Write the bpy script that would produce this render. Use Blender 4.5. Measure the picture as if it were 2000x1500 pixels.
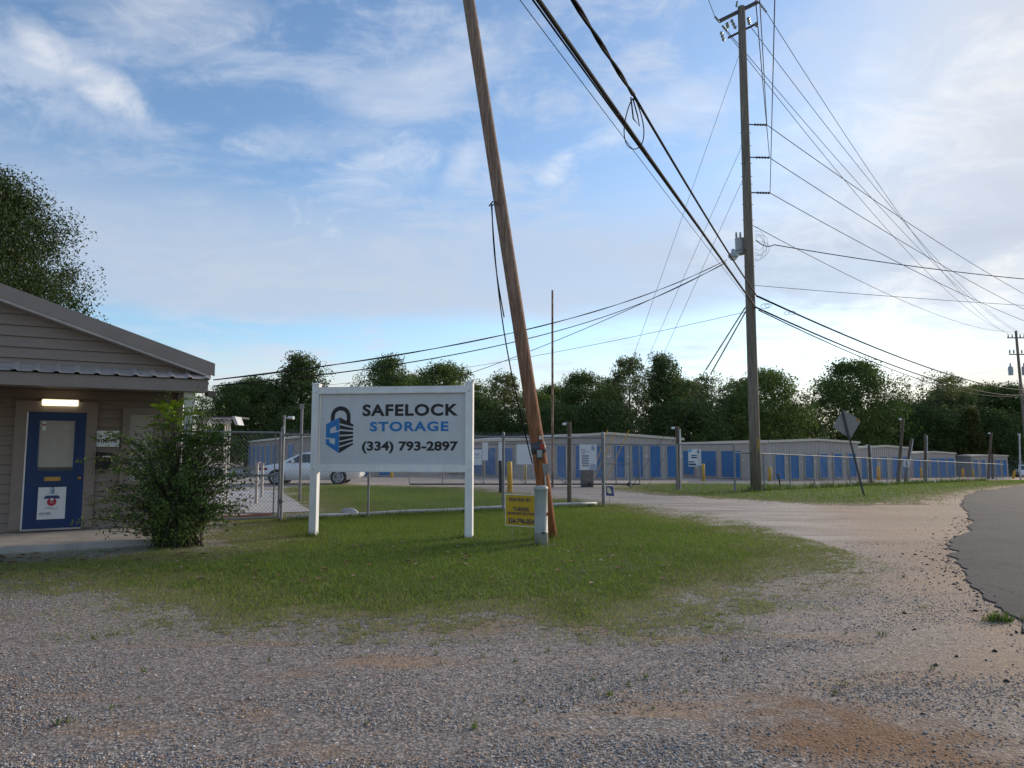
import bpy, math, random
import numpy as np
from mathutils import Vector, Matrix
rad = math.radians
SC = bpy.context.scene
COL = SC.collection
for o in list(bpy.data.objects):
    bpy.data.objects.remove(o)

# ------------------------------------------------------------------ camera
EYE, FPX, PITCH = 1.5, 1400.0, math.atan(130 / 1400)
cam = bpy.data.cameras.new('camera')
cam.sensor_width = 36.0
cam.lens = FPX / 2000 * 36
cam.clip_start, cam.clip_end = 0.05, 6000
camo = bpy.data.objects.new('camera', cam)
COL.objects.link(camo)
camo.location = (0, 0, EYE)
camo.rotation_euler = (rad(90) + PITCH, 0, 0)
SC.camera = camo

# ------------------------------------------------------------------ light and sky
SUN_AZ, SUN_EL = 50.0, 17.0            # degrees clockwise from the viewing direction, and above the horizon
SKY_STRENGTH = 0.15
SC.view_settings.view_transform = 'Standard'
SC.view_settings.look = 'None'
SC.view_settings.exposure = 0.5
SC.view_settings.gamma = 1.0
SC.view_settings.use_curve_mapping = False
SC.cycles.max_bounces = 6
SC.cycles.transparent_max_bounces = 12
SC.cycles.use_denoising = True

sun = bpy.data.lights.new('sun', 'SUN')
sun.energy = 3.0
sun.angle = rad(20)
sun.color = (1.0, 0.86, 0.70)
suno = bpy.data.objects.new('sun', sun)
COL.objects.link(suno)
sd = Vector((math.sin(rad(SUN_AZ)) * math.cos(rad(SUN_EL)), math.cos(rad(SUN_AZ)) * math.cos(rad(SUN_EL)), math.sin(rad(SUN_EL))))
suno.rotation_euler = sd.to_track_quat('Z', 'Y').to_euler()


class NT:
    """tiny wrapper for building node trees"""
    def __init__(self, tree):
        self.t = tree
        self.n = tree.nodes
        self.n.clear()

    def add(self, typ, inputs=None, **props):
        nd = self.n.new(typ)
        for k, v in props.items():
            setattr(nd, k, v)
        for k, v in (inputs or {}).items():
            s = nd.inputs[k]
            if hasattr(v, 'is_output'):
                self.t.links.new(v, s)
            else:
                s.default_value = v
        return nd

    def math(self, op, a, b=0.0, c=0.0, clamp=False):
        nd = self.add('ShaderNodeMath', {0: a, 1: b, 2: c}, operation=op, use_clamp=clamp)
        return nd.outputs[0]

    def vmath(self, op, a, b=(0, 0, 0)):
        return self.add('ShaderNodeVectorMath', {0: a, 1: b}, operation=op)

    def ramp(self, fac, stops, interp='LINEAR'):
        nd = self.add('ShaderNodeValToRGB', {0: fac})
        cr = nd.color_ramp
        cr.interpolation = interp
        while len(cr.elements) < len(stops):
            cr.elements.new(0.5)
        for e, (p, c) in zip(cr.elements, stops):
            e.position = p
            e.color = (c[0], c[1], c[2], 1) if hasattr(c, '__len__') else (c, c, c, 1)
        return nd.outputs[0]

    def mix(self, fac, a, b, blend='MIX'):
        nd = self.add('ShaderNodeMix', data_type='RGBA', blend_type=blend)
        for s, v in ((nd.inputs[0], fac), (nd.inputs[6], a), (nd.inputs[7], b)):
            if hasattr(v, 'is_output'):
                self.t.links.new(v, s)
            elif hasattr(v, '__len__'):
                s.default_value = (v[0], v[1], v[2], 1)
            else:
                s.default_value = v
        return nd.outputs[2]

    def noise(self, vec, scale, detail=4, rough=0.55, dist=0.0):
        return self.add('ShaderNodeTexNoise', {'Vector': vec, 'Scale': scale, 'Detail': detail, 'Roughness': rough, 'Distortion': dist}).outputs[0]

    def mapr(self, v, a, b, c=0.0, d=1.0, smooth=True):
        nd = self.add('ShaderNodeMapRange', {'Value': v, 'From Min': a, 'From Max': b, 'To Min': c, 'To Max': d},
                      interpolation_type='SMOOTHSTEP' if smooth else 'LINEAR')
        return nd.outputs[0]


world = bpy.data.worlds.new('World')
SC.world = world
world.use_nodes = True
w = NT(world.node_tree)
sky = w.add('ShaderNodeTexSky', sky_type='NISHITA')
sky.sun_disc = False
sky.sun_elevation = rad(SUN_EL)
sky.sun_rotation = rad(SUN_AZ)
sky.altitude = 50
sky.air_density = 1.0
sky.dust_density = 0.6
sky.ozone_density = 2.0
tc = w.add('ShaderNodeTexCoord').outputs['Generated']
sep = w.add('ShaderNodeSeparateXYZ', {0: tc})
X, Y, Z = sep.outputs
zz = w.math('ADD', w.math('MAXIMUM', Z, 0.0), 0.14)
# a high thin layer seen in perspective: direction projected on a flat layer
lay = w.add('ShaderNodeCombineXYZ', {0: w.math('DIVIDE', X, zz), 1: w.math('DIVIDE', Y, zz), 2: 0.0}).outputs[0]
rot = w.add('ShaderNodeMapping', {'Vector': lay, 'Location': (0.6, 0.35, 0), 'Rotation': (0, 0, rad(25)), 'Scale': (0.8, 1.15, 1)}).outputs[0]
n_big = w.noise(rot, 0.85, 3, 0.5, 0.3)
n_mid = w.noise(rot, 2.3, 8, 0.58, 0.55)
n_fine = w.noise(w.add('ShaderNodeMapping', {'Vector': tc, 'Rotation': (0, 0, rad(20)), 'Scale': (1.0, 1.0, 1.7)}).outputs[0], 10.0, 9, 0.66, 1.3)
n_thread = w.noise(w.add('ShaderNodeMapping', {'Vector': lay, 'Rotation': (0, 0, rad(-30)), 'Scale': (1.0, 1.7, 1)}).outputs[0], 3.0, 8, 0.62, 0.8)
cirrus = w.mapr(w.math('ADD', w.math('MULTIPLY', n_mid, 0.50), w.math('ADD', w.math('MULTIPLY', n_fine, 0.22), w.math('MULTIPLY', n_thread, 0.28))), 0.455, 0.61)
cirrus = w.math('MULTIPLY', cirrus, w.mapr(n_big, 0.28, 0.60, 0.30, 1.0))
# towards the sun the veil thickens
sunward = w.mapr(w.vmath('DOT_PRODUCT', tc, tuple(sd)).outputs['Value'], 0.5, 0.98, 0.0, 1.0)
cirrus = w.math('ADD', cirrus, w.math('MULTIPLY', sunward, 0.10), clamp=True)
# low bank of stratus in soft horizontal bands
bandv = w.add('ShaderNodeMapping', {'Vector': tc, 'Location': (0.0, 0.0, 0.35), 'Scale': (1.0, 1.0, 7.0)}).outputs[0]
n_band = w.noise(bandv, 1.5, 6, 0.50, 0.25)
wob = w.math('MULTIPLY', w.math('SUBTRACT', w.noise(bandv, 1.2, 3), 0.5), 0.10)
Zw = w.math('ADD', Z, wob)
elev_mid = w.math('MULTIPLY', w.mapr(Zw, 0.165, 0.20), w.mapr(Zw, 0.40, 0.24))
bank = w.math('MULTIPLY', w.mapr(n_band, 0.25, 0.50, 0.35, 1.0), elev_mid)
lowhaze = w.math('MULTIPLY', w.mapr(n_band, 0.36, 0.58), w.mapr(Zw, 0.15, 0.06))


def puff(direction, width, stretch, angle):
    """one wisp of cloud: a soft spot round a direction, torn by the fine noise"""
    d = Vector(direction).normalized()
    right = d.cross(Vector((0, 0, 1))).normalized()
    up = right.cross(d).normalized()
    a = right * math.cos(angle) + up * math.sin(angle)
    b = -right * math.sin(angle) + up * math.cos(angle)
    da = w.vmath('DOT_PRODUCT', tc, tuple(a)).outputs['Value']
    db = w.vmath('DOT_PRODUCT', tc, tuple(b)).outputs['Value']
    front = w.mapr(w.vmath('DOT_PRODUCT', tc, tuple(d)).outputs['Value'], 0.3, 0.5)
    q = w.math('ADD', w.math('POWER', w.math('ABSOLUTE', w.math('DIVIDE', da, width * stretch)), 2.0),
               w.math('POWER', w.math('ABSOLUTE', w.math('DIVIDE', db, width)), 2.0))
    q = w.math('ADD', q, w.math('MULTIPLY', w.math('SUBTRACT', w.math('ADD', w.math('MULTIPLY', n_thread, 0.40), w.math('MULTIPLY', n_fine, 0.60)), 0.5), 9.0))
    return w.math('MULTIPLY', w.mapr(q, 1.5, -1.6), front)


def pixdir(u, v):
    xc, yc = (u - 1000) / FPX, -(v - 750) / FPX
    return Vector((xc, math.cos(PITCH) - yc * math.sin(PITCH), math.sin(PITCH) + yc * math.cos(PITCH)))


wisps = None
for (u, v, wd, st, an, amt) in [(175, 150, 0.022, 3.6, -0.58, 0.85), (82, 95, 0.022, 1.6, -0.8, 1.0), (1095, 325, 0.018, 1.7, 0.5, 1.0), (1220, 255, 0.018, 5.0, 0.42, 0.6),
                                (740, 280, 0.06, 2.2, 0.9, 0.60), (1860, 560, 0.035, 3.4, 0.1, 0.9), (330, 40, 0.04, 2.6, 0.1, 0.55), (1930, 150, 0.06, 2.6, 0.25, 0.6),
                                (545, 275, 0.024, 2.6, 0.15, 0.55), (1640, 420, 0.06, 3.0, 0.2, 0.45), (860, 150, 0.03, 4.5, 0.35, 0.5), (1350, 200, 0.03, 4.0, 0.3, 0.5), (920, 300, 0.018, 3.5, 1.0, 0.45), (1700, 200, 0.05, 3.0, 0.3, 0.45)]:
    p = w.math('MULTIPLY', puff(pixdir(u, v), wd, st, an), amt)
    wisps = p if wisps is None else w.math('MAXIMUM', wisps, p)
skycol = w.mix(1.0, sky.outputs[0], (0.80, 0.88, 0.95), 'MULTIPLY')
K = 1.0 / SKY_STRENGTH
veil = w.math('MULTIPLY', w.mapr(w.vmath('DOT_PRODUCT', tc, tuple(sd)).outputs['Value'], 0.86, 0.99), w.mapr(n_mid, 0.2, 0.6, 0.80, 0.98))
skycol = w.mix(veil, skycol, (0.46 * K, 0.48 * K, 0.52 * K))
c1 = w.mix(w.math('MULTIPLY', cirrus, 0.66), skycol, (0.47 * K, 0.52 * K, 0.61 * K))
c2 = w.mix(w.math('MULTIPLY', bank, 0.74), c1, (0.39 * K, 0.44 * K, 0.53 * K))
c3 = w.mix(w.math('MULTIPLY', lowhaze, 0.70), c2, (0.60 * K, 0.55 * K, 0.51 * K))
c4 = w.mix(w.math('MULTIPLY', wisps, 0.75), c3, (0.80 * K, 0.78 * K, 0.75 * K))
bg = w.add('ShaderNodeBackground', {'Color': c4, 'Strength': SKY_STRENGTH})
w.add('ShaderNodeOutputWorld', {'Surface': bg.outputs[0]})


# ------------------------------------------------------------------ terrain and pixel helpers
def terrain(x, y):
    s = x * 0.643 + y * 0.766
    s = np.minimum(s, 130.0)
    return -0.0218 * np.logaddexp(0.0, (s - 24.0) / 2.5) * 2.5


def at(u, v, Yd):
    d = pixdir(u, v)
    k = Yd / d.y
    return Vector((d.x * k, Yd, EYE + d.z * k))


def gnd(u, v):
    d = pixdir(u, v)
    k = 5.0
    for _ in range(60):
        z = float(terrain(d.x * k, d.y * k))
        if d.z >= -1e-4:
            break
        k = 0.5 * k + 0.5 * (z - EYE) / d.z
    return Vector((d.x * k, d.y * k, float(terrain(d.x * k, d.y * k))))


def on_line(A, B, u, v=900):
    """the point of the line A-B (in plan) that shows in picture column u"""
    d = pixdir(u, v)
    q = d.x / d.y
    t = (q * A.y - A.x) / ((B.x - A.x) - q * (B.y - A.y))
    return t


def hsh(ix, iy, seed):
    n = (ix * 374761393 + iy * 668265263 + seed * 982451653) & 0xFFFFFFFF
    n = ((n ^ (n >> 13)) * 1274126177) & 0xFFFFFFFF
    return ((n ^ (n >> 16)) & 0xFFFF) / 65535.0


def vnoise(x, y, seed=0):
    x = np.asarray(x, dtype=float); y = np.asarray(y, dtype=float)
    ix = np.floor(x).astype(np.int64); iy = np.floor(y).astype(np.int64)
    fx = x - ix; fy = y - iy
    fx = fx * fx * (3 - 2 * fx); fy = fy * fy * (3 - 2 * fy)
    a, b = hsh(ix, iy, seed), hsh(ix + 1, iy, seed)
    c, d = hsh(ix, iy + 1, seed), hsh(ix + 1, iy + 1, seed)
    return (a * (1 - fx) + b * fx) * (1 - fy) + (c * (1 - fx) + d * fx) * fy


def fbm(x, y, seed=0):
    return (vnoise(x, y, seed) * 0.5 + vnoise(x * 2.1, y * 2.1, seed + 1) * 0.28 + vnoise(x * 4.3, y * 4.3, seed + 2) * 0.22)


def poly_signed(px, py, poly):
    """signed distance to a polygon, positive inside"""
    px = np.asarray(px); py = np.asarray(py)
    inside = np.zeros(px.shape, bool)
    dist = np.full(px.shape, 1e9)
    n = len(poly)
    for i in range(n):
        x0, y0 = poly[i][0], poly[i][1]
        x1, y1 = poly[(i + 1) % n][0], poly[(i + 1) % n][1]
        c = ((y0 > py) != (y1 > py)) & (px < (x1 - x0) * (py - y0) / (y1 - y0 + 1e-12) + x0)
        inside ^= c
        ex, ey = x1 - x0, y1 - y0
        t = np.clip(((px - x0) * ex + (py - y0) * ey) / (ex * ex + ey * ey + 1e-12), 0, 1)
        dist = np.minimum(dist, np.hypot(px - x0 - t * ex, py - y0 - t * ey))
    return np.where(inside, dist, -dist)


# ------------------------------------------------------------------ mesh helpers
class MB:
    def __init__(self):
        self.v = []; self.f = []

    def add(self, vs, fs):
        b = len(self.v)
        self.v += [tuple(p) for p in vs]
        self.f += [tuple(b + i for i in f) for f in fs]
        return self

    def box(self, c, s, rz=0.0, M=None):
        x, y, z = s[0] / 2, s[1] / 2, s[2] / 2
        vs = [(-x, -y, -z), (x, -y, -z), (x, y, -z), (-x, y, -z), (-x, -y, z), (x, -y, z), (x, y, z), (-x, y, z)]
        if M is not None:
            vs = [M @ Vector(p) for p in vs]
        elif rz:
            cs, sn = math.cos(rz), math.sin(rz)
            vs = [(p[0] * cs - p[1] * sn, p[0] * sn + p[1] * cs, p[2]) for p in vs]
        vs = [(p[0] + c[0], p[1] + c[1], p[2] + c[2]) for p in vs]
        return self.add(vs, [(0, 3, 2, 1), (4, 5, 6, 7), (0, 1, 5, 4), (1, 2, 6, 5), (2, 3, 7, 6), (3, 0, 4, 7)])

    def tube(self, pts, r, n=8, caps=True):
        pts = [Vector(p) for p in pts]
        rs = r if hasattr(r, '__len__') else [r] * len(pts)
        b = len(self.v)
        ref = None
        for i, p in enumerate(pts):
            t = (pts[min(i + 1, len(pts) - 1)] - pts[max(i - 1, 0)])
            if t.length < 1e-9:
                t = Vector((0, 0, 1))
            t.normalize()
            if ref is None:
                ref = t.orthogonal().normalized()
            ref = (ref - t * ref.dot(t))
            ref = ref.normalized() if ref.length > 1e-6 else t.orthogonal().normalized()
            bi = t.cross(ref)
            for k in range(n):
                a = 2 * math.pi * k / n
                q = p + (ref * math.cos(a) + bi * math.sin(a)) * rs[i]
                self.v.append(tuple(q))
        for i in range(len(pts) - 1):
            for k in range(n):
                a0 = b + i * n + k; a1 = b + i * n + (k + 1) % n
                self.f.append((a0, a1, a1 + n, a0 + n))
        if caps:
            self.f.append(tuple(b + k for k in reversed(range(n))))
            self.f.append(tuple(b + (len(pts) - 1) * n + k for k in range(n)))
        return self

    def lathe(self, prof, n=16, c=(0, 0, 0)):
        """profile of (radius, z) turned about z"""
        b = len(self.v)
        for (r, z) in prof:
            for k in range(n):
                a = 2 * math.pi * k / n
                self.v.append((c[0] + r * math.cos(a), c[1] + r * math.sin(a), c[2] + z))
        for i in range(len(prof) - 1):
            for k in range(n):
                a0 = b + i * n + k; a1 = b + i * n + (k + 1) % n
                self.f.append((a0, a1, a1 + n, a0 + n))
        self.f.append(tuple(b + k for k in reversed(range(n))))
        self.f.append(tuple(b + (len(prof) - 1) * n + k for k in range(n)))
        return self

    def prism(self, poly, y0, y1):
        """polygon in x,z pulled along y"""
        n = len(poly)
        vs = [(p[0], y0, p[1]) for p in poly] + [(p[0], y1, p[1]) for p in poly]
        fs = [tuple(range(n)), tuple(reversed(range(n, 2 * n)))]
        for i in range(n):
            j = (i + 1) % n
            fs.append((i, i + n, j + n, j))
        return self.add(vs, fs)

    def mesh(self, name, mat=None, smooth=False):
        me = bpy.data.meshes.new(name)
        me.from_pydata(self.v, [], self.f)
        me.update()
        if mat:
            me.materials.append(mat)
        if smooth:
            me.shade_smooth()
        return me


def link(name, me, parent=None, loc=(0, 0, 0), rot=(0, 0, 0)):
    o = bpy.data.objects.new(name, me)
    COL.objects.link(o)
    o.location = loc
    o.rotation_euler = rot
    if parent is not None:
        o.parent = parent
    return o


def part(name, mb, mat, parent, smooth=False, loc=(0, 0, 0), rot=(0, 0, 0), label=None):
    o = link(name, mb.mesh(name, mat, smooth), parent, loc, rot)
    if label:
        o['label'] = label
    return o


def tag(o, label, cat, group=None):
    o['label'] = label; o['category'] = cat
    if group:
        o['group'] = group
    return o


def thing(name, label, cat, loc=(0, 0, 0), rz=0.0, group=None):
    return tag(link(name, None, None, loc, (0, 0, rz)), label, cat, group)


def np_mesh(name, V, F, mat, colors=None, smooth=False):
    me = bpy.data.meshes.new(name)
    V = np.ascontiguousarray(V, dtype=np.float32); F = np.ascontiguousarray(F, dtype=np.int32)
    me.vertices.add(len(V)); me.vertices.foreach_set('co', V.ravel())
    k = F.shape[1]
    me.loops.add(F.size); me.loops.foreach_set('vertex_index', F.ravel())
    me.polygons.add(len(F))
    me.polygons.foreach_set('loop_start', np.arange(0, F.size, k, dtype=np.int32))
    me.polygons.foreach_set('loop_total', np.full(len(F), k, dtype=np.int32))
    if colors is not None:
        ca = me.color_attributes.new('tint', 'FLOAT_COLOR', 'POINT')
        C4 = np.ones((len(V), 4), dtype=np.float32); C4[:, :3] = colors
        ca.data.foreach_set('color', C4.ravel())
    me.update(calc_edges=True)
    me.validate()
    me.materials.append(mat)
    if smooth:
        me.shade_smooth()
    return me


# ------------------------------------------------------------------ materials
MATS = {}


def mat(name, col, rough=0.6, var=0.18, scale=6.0, bump=0.0, bscale=40.0, metal=0.0, stretch=(1, 1, 1), second=None, streak=0.0, spec=0.4):
    if name in MATS:
        return MATS[name]
    m = bpy.data.materials.new(name)
    m.use_nodes = True
    t = NT(m.node_tree)
    co = t.add('ShaderNodeTexCoord').outputs['Object']
    vec = t.add('ShaderNodeMapping', {'Vector': co, 'Scale': stretch}).outputs[0]
    n = t.noise(vec, scale, 6, 0.6)
    lo = [c * (1 - var) for c in col]
    hi = [min(1, c * (1 + var)) for c in (second or col)]
    c = t.mix(t.mapr(n, 0.3, 0.7), lo, hi)
    if streak:
        sv = t.add('ShaderNodeMapping', {'Vector': co, 'Scale': (9, 9, 0.7)}).outputs[0]
        c = t.mix(t.math('MULTIPLY', t.mapr(t.noise(sv, 2.0, 5, 0.6), 0.5, 0.75), streak), c, [x * 0.45 for x in col])
    ins = {'Base Color': c, 'Roughness': t.mapr(n, 0.2, 0.8, max(0.05, rough - 0.1), min(1, rough + 0.1)), 'Metallic': metal, 'Specular IOR Level': spec}
    if bump:
        bn = t.noise(vec, bscale, 5, 0.6)
        ins['Normal'] = t.add('ShaderNodeBump', {'Strength': bump, 'Distance': 0.01, 'Height': bn}).outputs[0]
    p = t.add('ShaderNodeBsdfPrincipled', ins)
    t.add('ShaderNodeOutputMaterial', {'Surface': p.outputs[0]})
    MATS[name] = m
    return m


def wood_mat(name, col_low, col_high, z0, z1):
    """weathered pole: grain along the length, redder wood near the butt"""
    m = bpy.data.materials.new(name)
    m.use_nodes = True
    t = NT(m.node_tree)
    co = t.add('ShaderNodeTexCoord').outputs['Object']
    g = t.noise(t.add('ShaderNodeMapping', {'Vector': co, 'Scale': (22, 22, 0.5)}).outputs[0], 2.2, 7, 0.65, 0.3)
    blot = t.noise(t.add('ShaderNodeMapping', {'Vector': co, 'Scale': (3, 3, 0.6)}).outputs[0], 1.5, 4, 0.6)
    z = t.add('ShaderNodeSeparateXYZ', {0: co}).outputs[2]
    zf = t.mapr(t.math('ADD', z, t.math('MULTIPLY', t.math('SUBTRACT', blot, 0.5), 1.6)), z0, z1)
    base = t.mix(zf, col_low, col_high)
    c = t.mix(t.mapr(g, 0.32, 0.68), t.mix(1.0, base, (0.45, 0.42, 0.40), 'MULTIPLY'), t.mix(1.0, base, (1.25, 1.22, 1.18), 'MULTIPLY'))
    c = t.mix(t.mapr(blot, 0.55, 0.75, 0, 0.45), c, t.mix(1.0, base, (0.5, 0.5, 0.52), 'MULTIPLY'))
    b = t.add('ShaderNodeBump', {'Strength': 0.7, 'Distance': 0.012, 'Height': g}).outputs[0]
    p = t.add('ShaderNodeBsdfPrincipled', {'Base Color': c, 'Roughness': 0.85, 'Normal': b, 'Specular IOR Level': 0.2})
    t.add('ShaderNodeOutputMaterial', {'Surface': p.outputs[0]})
    return m


def tint_mat(name, rough=0.7, translucent=0.0, mult=(1, 1, 1)):
    """colour comes piece by piece from the 'tint' attribute (leaves, blades, stones)"""
    m = bpy.data.materials.new(name)
    m.use_nodes = True
    t = NT(m.node_tree)
    c = t.add('ShaderNodeAttribute', attribute_name='tint').outputs['Color']
    c = t.mix(1.0, c, mult, 'MULTIPLY')
    p = t.add('ShaderNodeBsdfPrincipled', {'Base Color': c, 'Roughness': rough, 'Specular IOR Level': 0.25})
    out = p.outputs[0]
    if translucent:
        tr = t.add('ShaderNodeBsdfTranslucent', {'Color': t.mix(1.0, c, (1.1, 1.25, 0.6), 'MULTIPLY')})
        out = t.add('ShaderNodeMixShader', {0: translucent, 1: out, 2: tr.outputs[0]}).outputs[0]
    t.add('ShaderNodeOutputMaterial', {'Surface': out})
    return m


M_WHITE = mat('white_vinyl', (0.74, 0.73, 0.71), 0.5, 0.07, 3, streak=0.22)
M_PANEL = mat('sign_panel_paint', (0.56, 0.56, 0.565), 0.5, 0.05, 1.6, streak=0.13)
M_BLACK = mat('black_paint', (0.012, 0.012, 0.014), 0.5, 0.2)
M_LOGO = mat('logo_blue', (0.015, 0.17, 0.44), 0.5, 0.06)
M_GALV = mat('galvanised_steel', (0.21, 0.22, 0.23), 0.55, 0.2, 9, metal=0.3)
M_WIRE = mat('chain_link_wire', (0.26, 0.265, 0.275), 0.5, 0.2, 9, metal=0.4)
M_PIPE = mat('pale_pipe', (0.50, 0.51, 0.52), 0.5, 0.2, 4, streak=0.3)
M_CABLE = mat('black_cable', (0.015, 0.015, 0.017), 0.85, 0.2, spec=0.1)
M_LINE = mat('bare_conductor', (0.06, 0.06, 0.066), 0.8, 0.2, spec=0.1)
M_YEL = mat('safety_yellow', (0.62, 0.36, 0.02), 0.55, 0.15, 5, streak=0.25)
M_GUARD = mat('yellow_guy_guard', (0.55, 0.33, 0.03), 0.5, 0.15)
M_TAN_GUARD = mat('tan_fibre_sleeve', (0.38, 0.30, 0.18), 0.5, 0.15)
M_SIDING = mat('taupe_vinyl_siding', (0.25, 0.20, 0.165), 0.5, 0.10, 2.5, stretch=(0.6, 0.6, 8), bump=0.1, bscale=25, streak=0.10)
M_TRIM = mat('taupe_trim', (0.245, 0.198, 0.168), 0.5, 0.08, 3)
M_FASCIA = mat('brown_grey_fascia', (0.265, 0.218, 0.188), 0.45, 0.08, 3)
M_TIN = mat('ribbed_tin', (0.42, 0.375, 0.34), 0.5, 0.15, 3, streak=0.3)
M_DOORBLUE = mat('door_blue', (0.004, 0.034, 0.13), 0.45, 0.12, 3)
M_CONC = mat('concrete', (0.42, 0.40, 0.385), 0.85, 0.16, 3, bump=0.2, bscale=60)
M_SLAB = mat('porch_concrete', (0.36, 0.33, 0.30), 0.85, 0.15, 2.5, bump=0.2, bscale=60)
M_BLIND = mat('blind', (0.42, 0.39, 0.34), 0.5, 0.05)
M_BRASS = mat('brass', (0.42, 0.25, 0.07), 0.4, 0.15, metal=0.7)
M_PAPER = mat('poster_white', (0.72, 0.73, 0.74), 0.5, 0.04)
M_RED = mat('poster_red', (0.42, 0.02, 0.04), 0.5, 0.05)
M_NAVY = mat('poster_navy', (0.03, 0.06, 0.16), 0.5, 0.05)
M_PALEBLUE = mat('poster_pale_blue', (0.14, 0.38, 0.60), 0.5, 0.05)
M_GREYTXT = mat('poster_grey', (0.20, 0.21, 0.26), 0.5, 0.05)
M_STORE = mat('storage_wall', (0.44, 0.395, 0.36), 0.6, 0.07, 1.2, streak=0.06)
M_STORE_TRIM = mat('storage_cream_trim', (0.60, 0.54, 0.44), 0.5, 0.06)
M_STORE_GREY = mat('storage_grey_side', (0.33, 0.325, 0.335), 0.6, 0.07, 1.2)
M_ROLL = mat('roll_door_blue', (0.012, 0.150, 0.40), 0.5, 0.10, 1.5)
M_BRICK = mat('red_brick', (0.30, 0.12, 0.10), 0.85, 0.25, 8)
M_CARPAINT = mat('white_car_paint', (0.84, 0.84, 0.84), 0.2, 0.02, spec=0.6)
M_GLASS = mat('dark_glass', (0.03, 0.045, 0.055), 0.08, 0.1, spec=0.8)
M_RUBBER = mat('tyre_rubber', (0.015, 0.015, 0.016), 0.8, 0.2)
M_ALLOY = mat('alloy_rim', (0.55, 0.56, 0.58), 0.3, 0.1, metal=0.6)
M_TAIL = mat('lamp_red', (0.20, 0.01, 0.015), 0.3, 0.1)
M_PEDESTAL = mat('grey_green_plastic', (0.33, 0.35, 0.32), 0.55, 0.14, 5, streak=0.22)
M_SIGNYEL = mat('yard_sign_yellow', (0.50, 0.32, 0.01), 0.5, 0.05)
M_RUST = mat('rusty_pipe', (0.16, 0.07, 0.04), 0.85, 0.45, 5, stretch=(1, 1, 0.6), second=(0.30, 0.20, 0.14))
M_DARKSTEEL = mat('dark_steel', (0.06, 0.06, 0.065), 0.5, 0.2)
M_SIGNBACK = mat('sign_back_aluminium', (0.22, 0.215, 0.215), 0.4, 0.12, 4, metal=0.5)
M_PORCELAIN = mat('grey_porcelain', (0.26, 0.30, 0.28), 0.3, 0.1)
M_TRANSF = mat('transformer_grey', (0.36, 0.40, 0.42), 0.45, 0.1, 4)
M_BARK = mat('bark', (0.075, 0.06, 0.048), 0.9, 0.3, 6, stretch=(4, 4, 0.6), bump=0.5, bscale=12)
M_POLE_LEAN = wood_mat('leaning_pole_wood', (0.29, 0.115, 0.048), (0.28, 0.205, 0.155), 0.5, 5.5)
M_POLE_MAIN = wood_mat('tall_pole_wood', (0.235, 0.205, 0.165), (0.215, 0.195, 0.16), 0.5, 6.0)
M_POST_WOOD = wood_mat('post_wood', (0.16, 0.115, 0.08), (0.15, 0.115, 0.085), 0.0, 2.0)
M_LEAF = tint_mat('leaf', 0.6, 0.22)
M_BLADE = tint_mat('grass_blade', 0.7, 0.25)
M_STONE = tint_mat('stone', 0.75)


def emission_mat(name, col, s):
    m = bpy.data.materials.new(name)
    m.use_nodes = True
    t = NT(m.node_tree)
    n = t.noise(t.add('ShaderNodeTexCoord').outputs['Object'], 3.0)
    e = t.add('ShaderNodeEmission', {'Color': t.mix(n, col, [c * 0.9 for c in col]), 'Strength': s})
    t.add('ShaderNodeOutputMaterial', {'Surface': e.outputs[0]})
    return m


M_LAMP = emission_mat('lit_diffuser', (1.0, 0.90, 0.58), 1.7)


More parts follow.
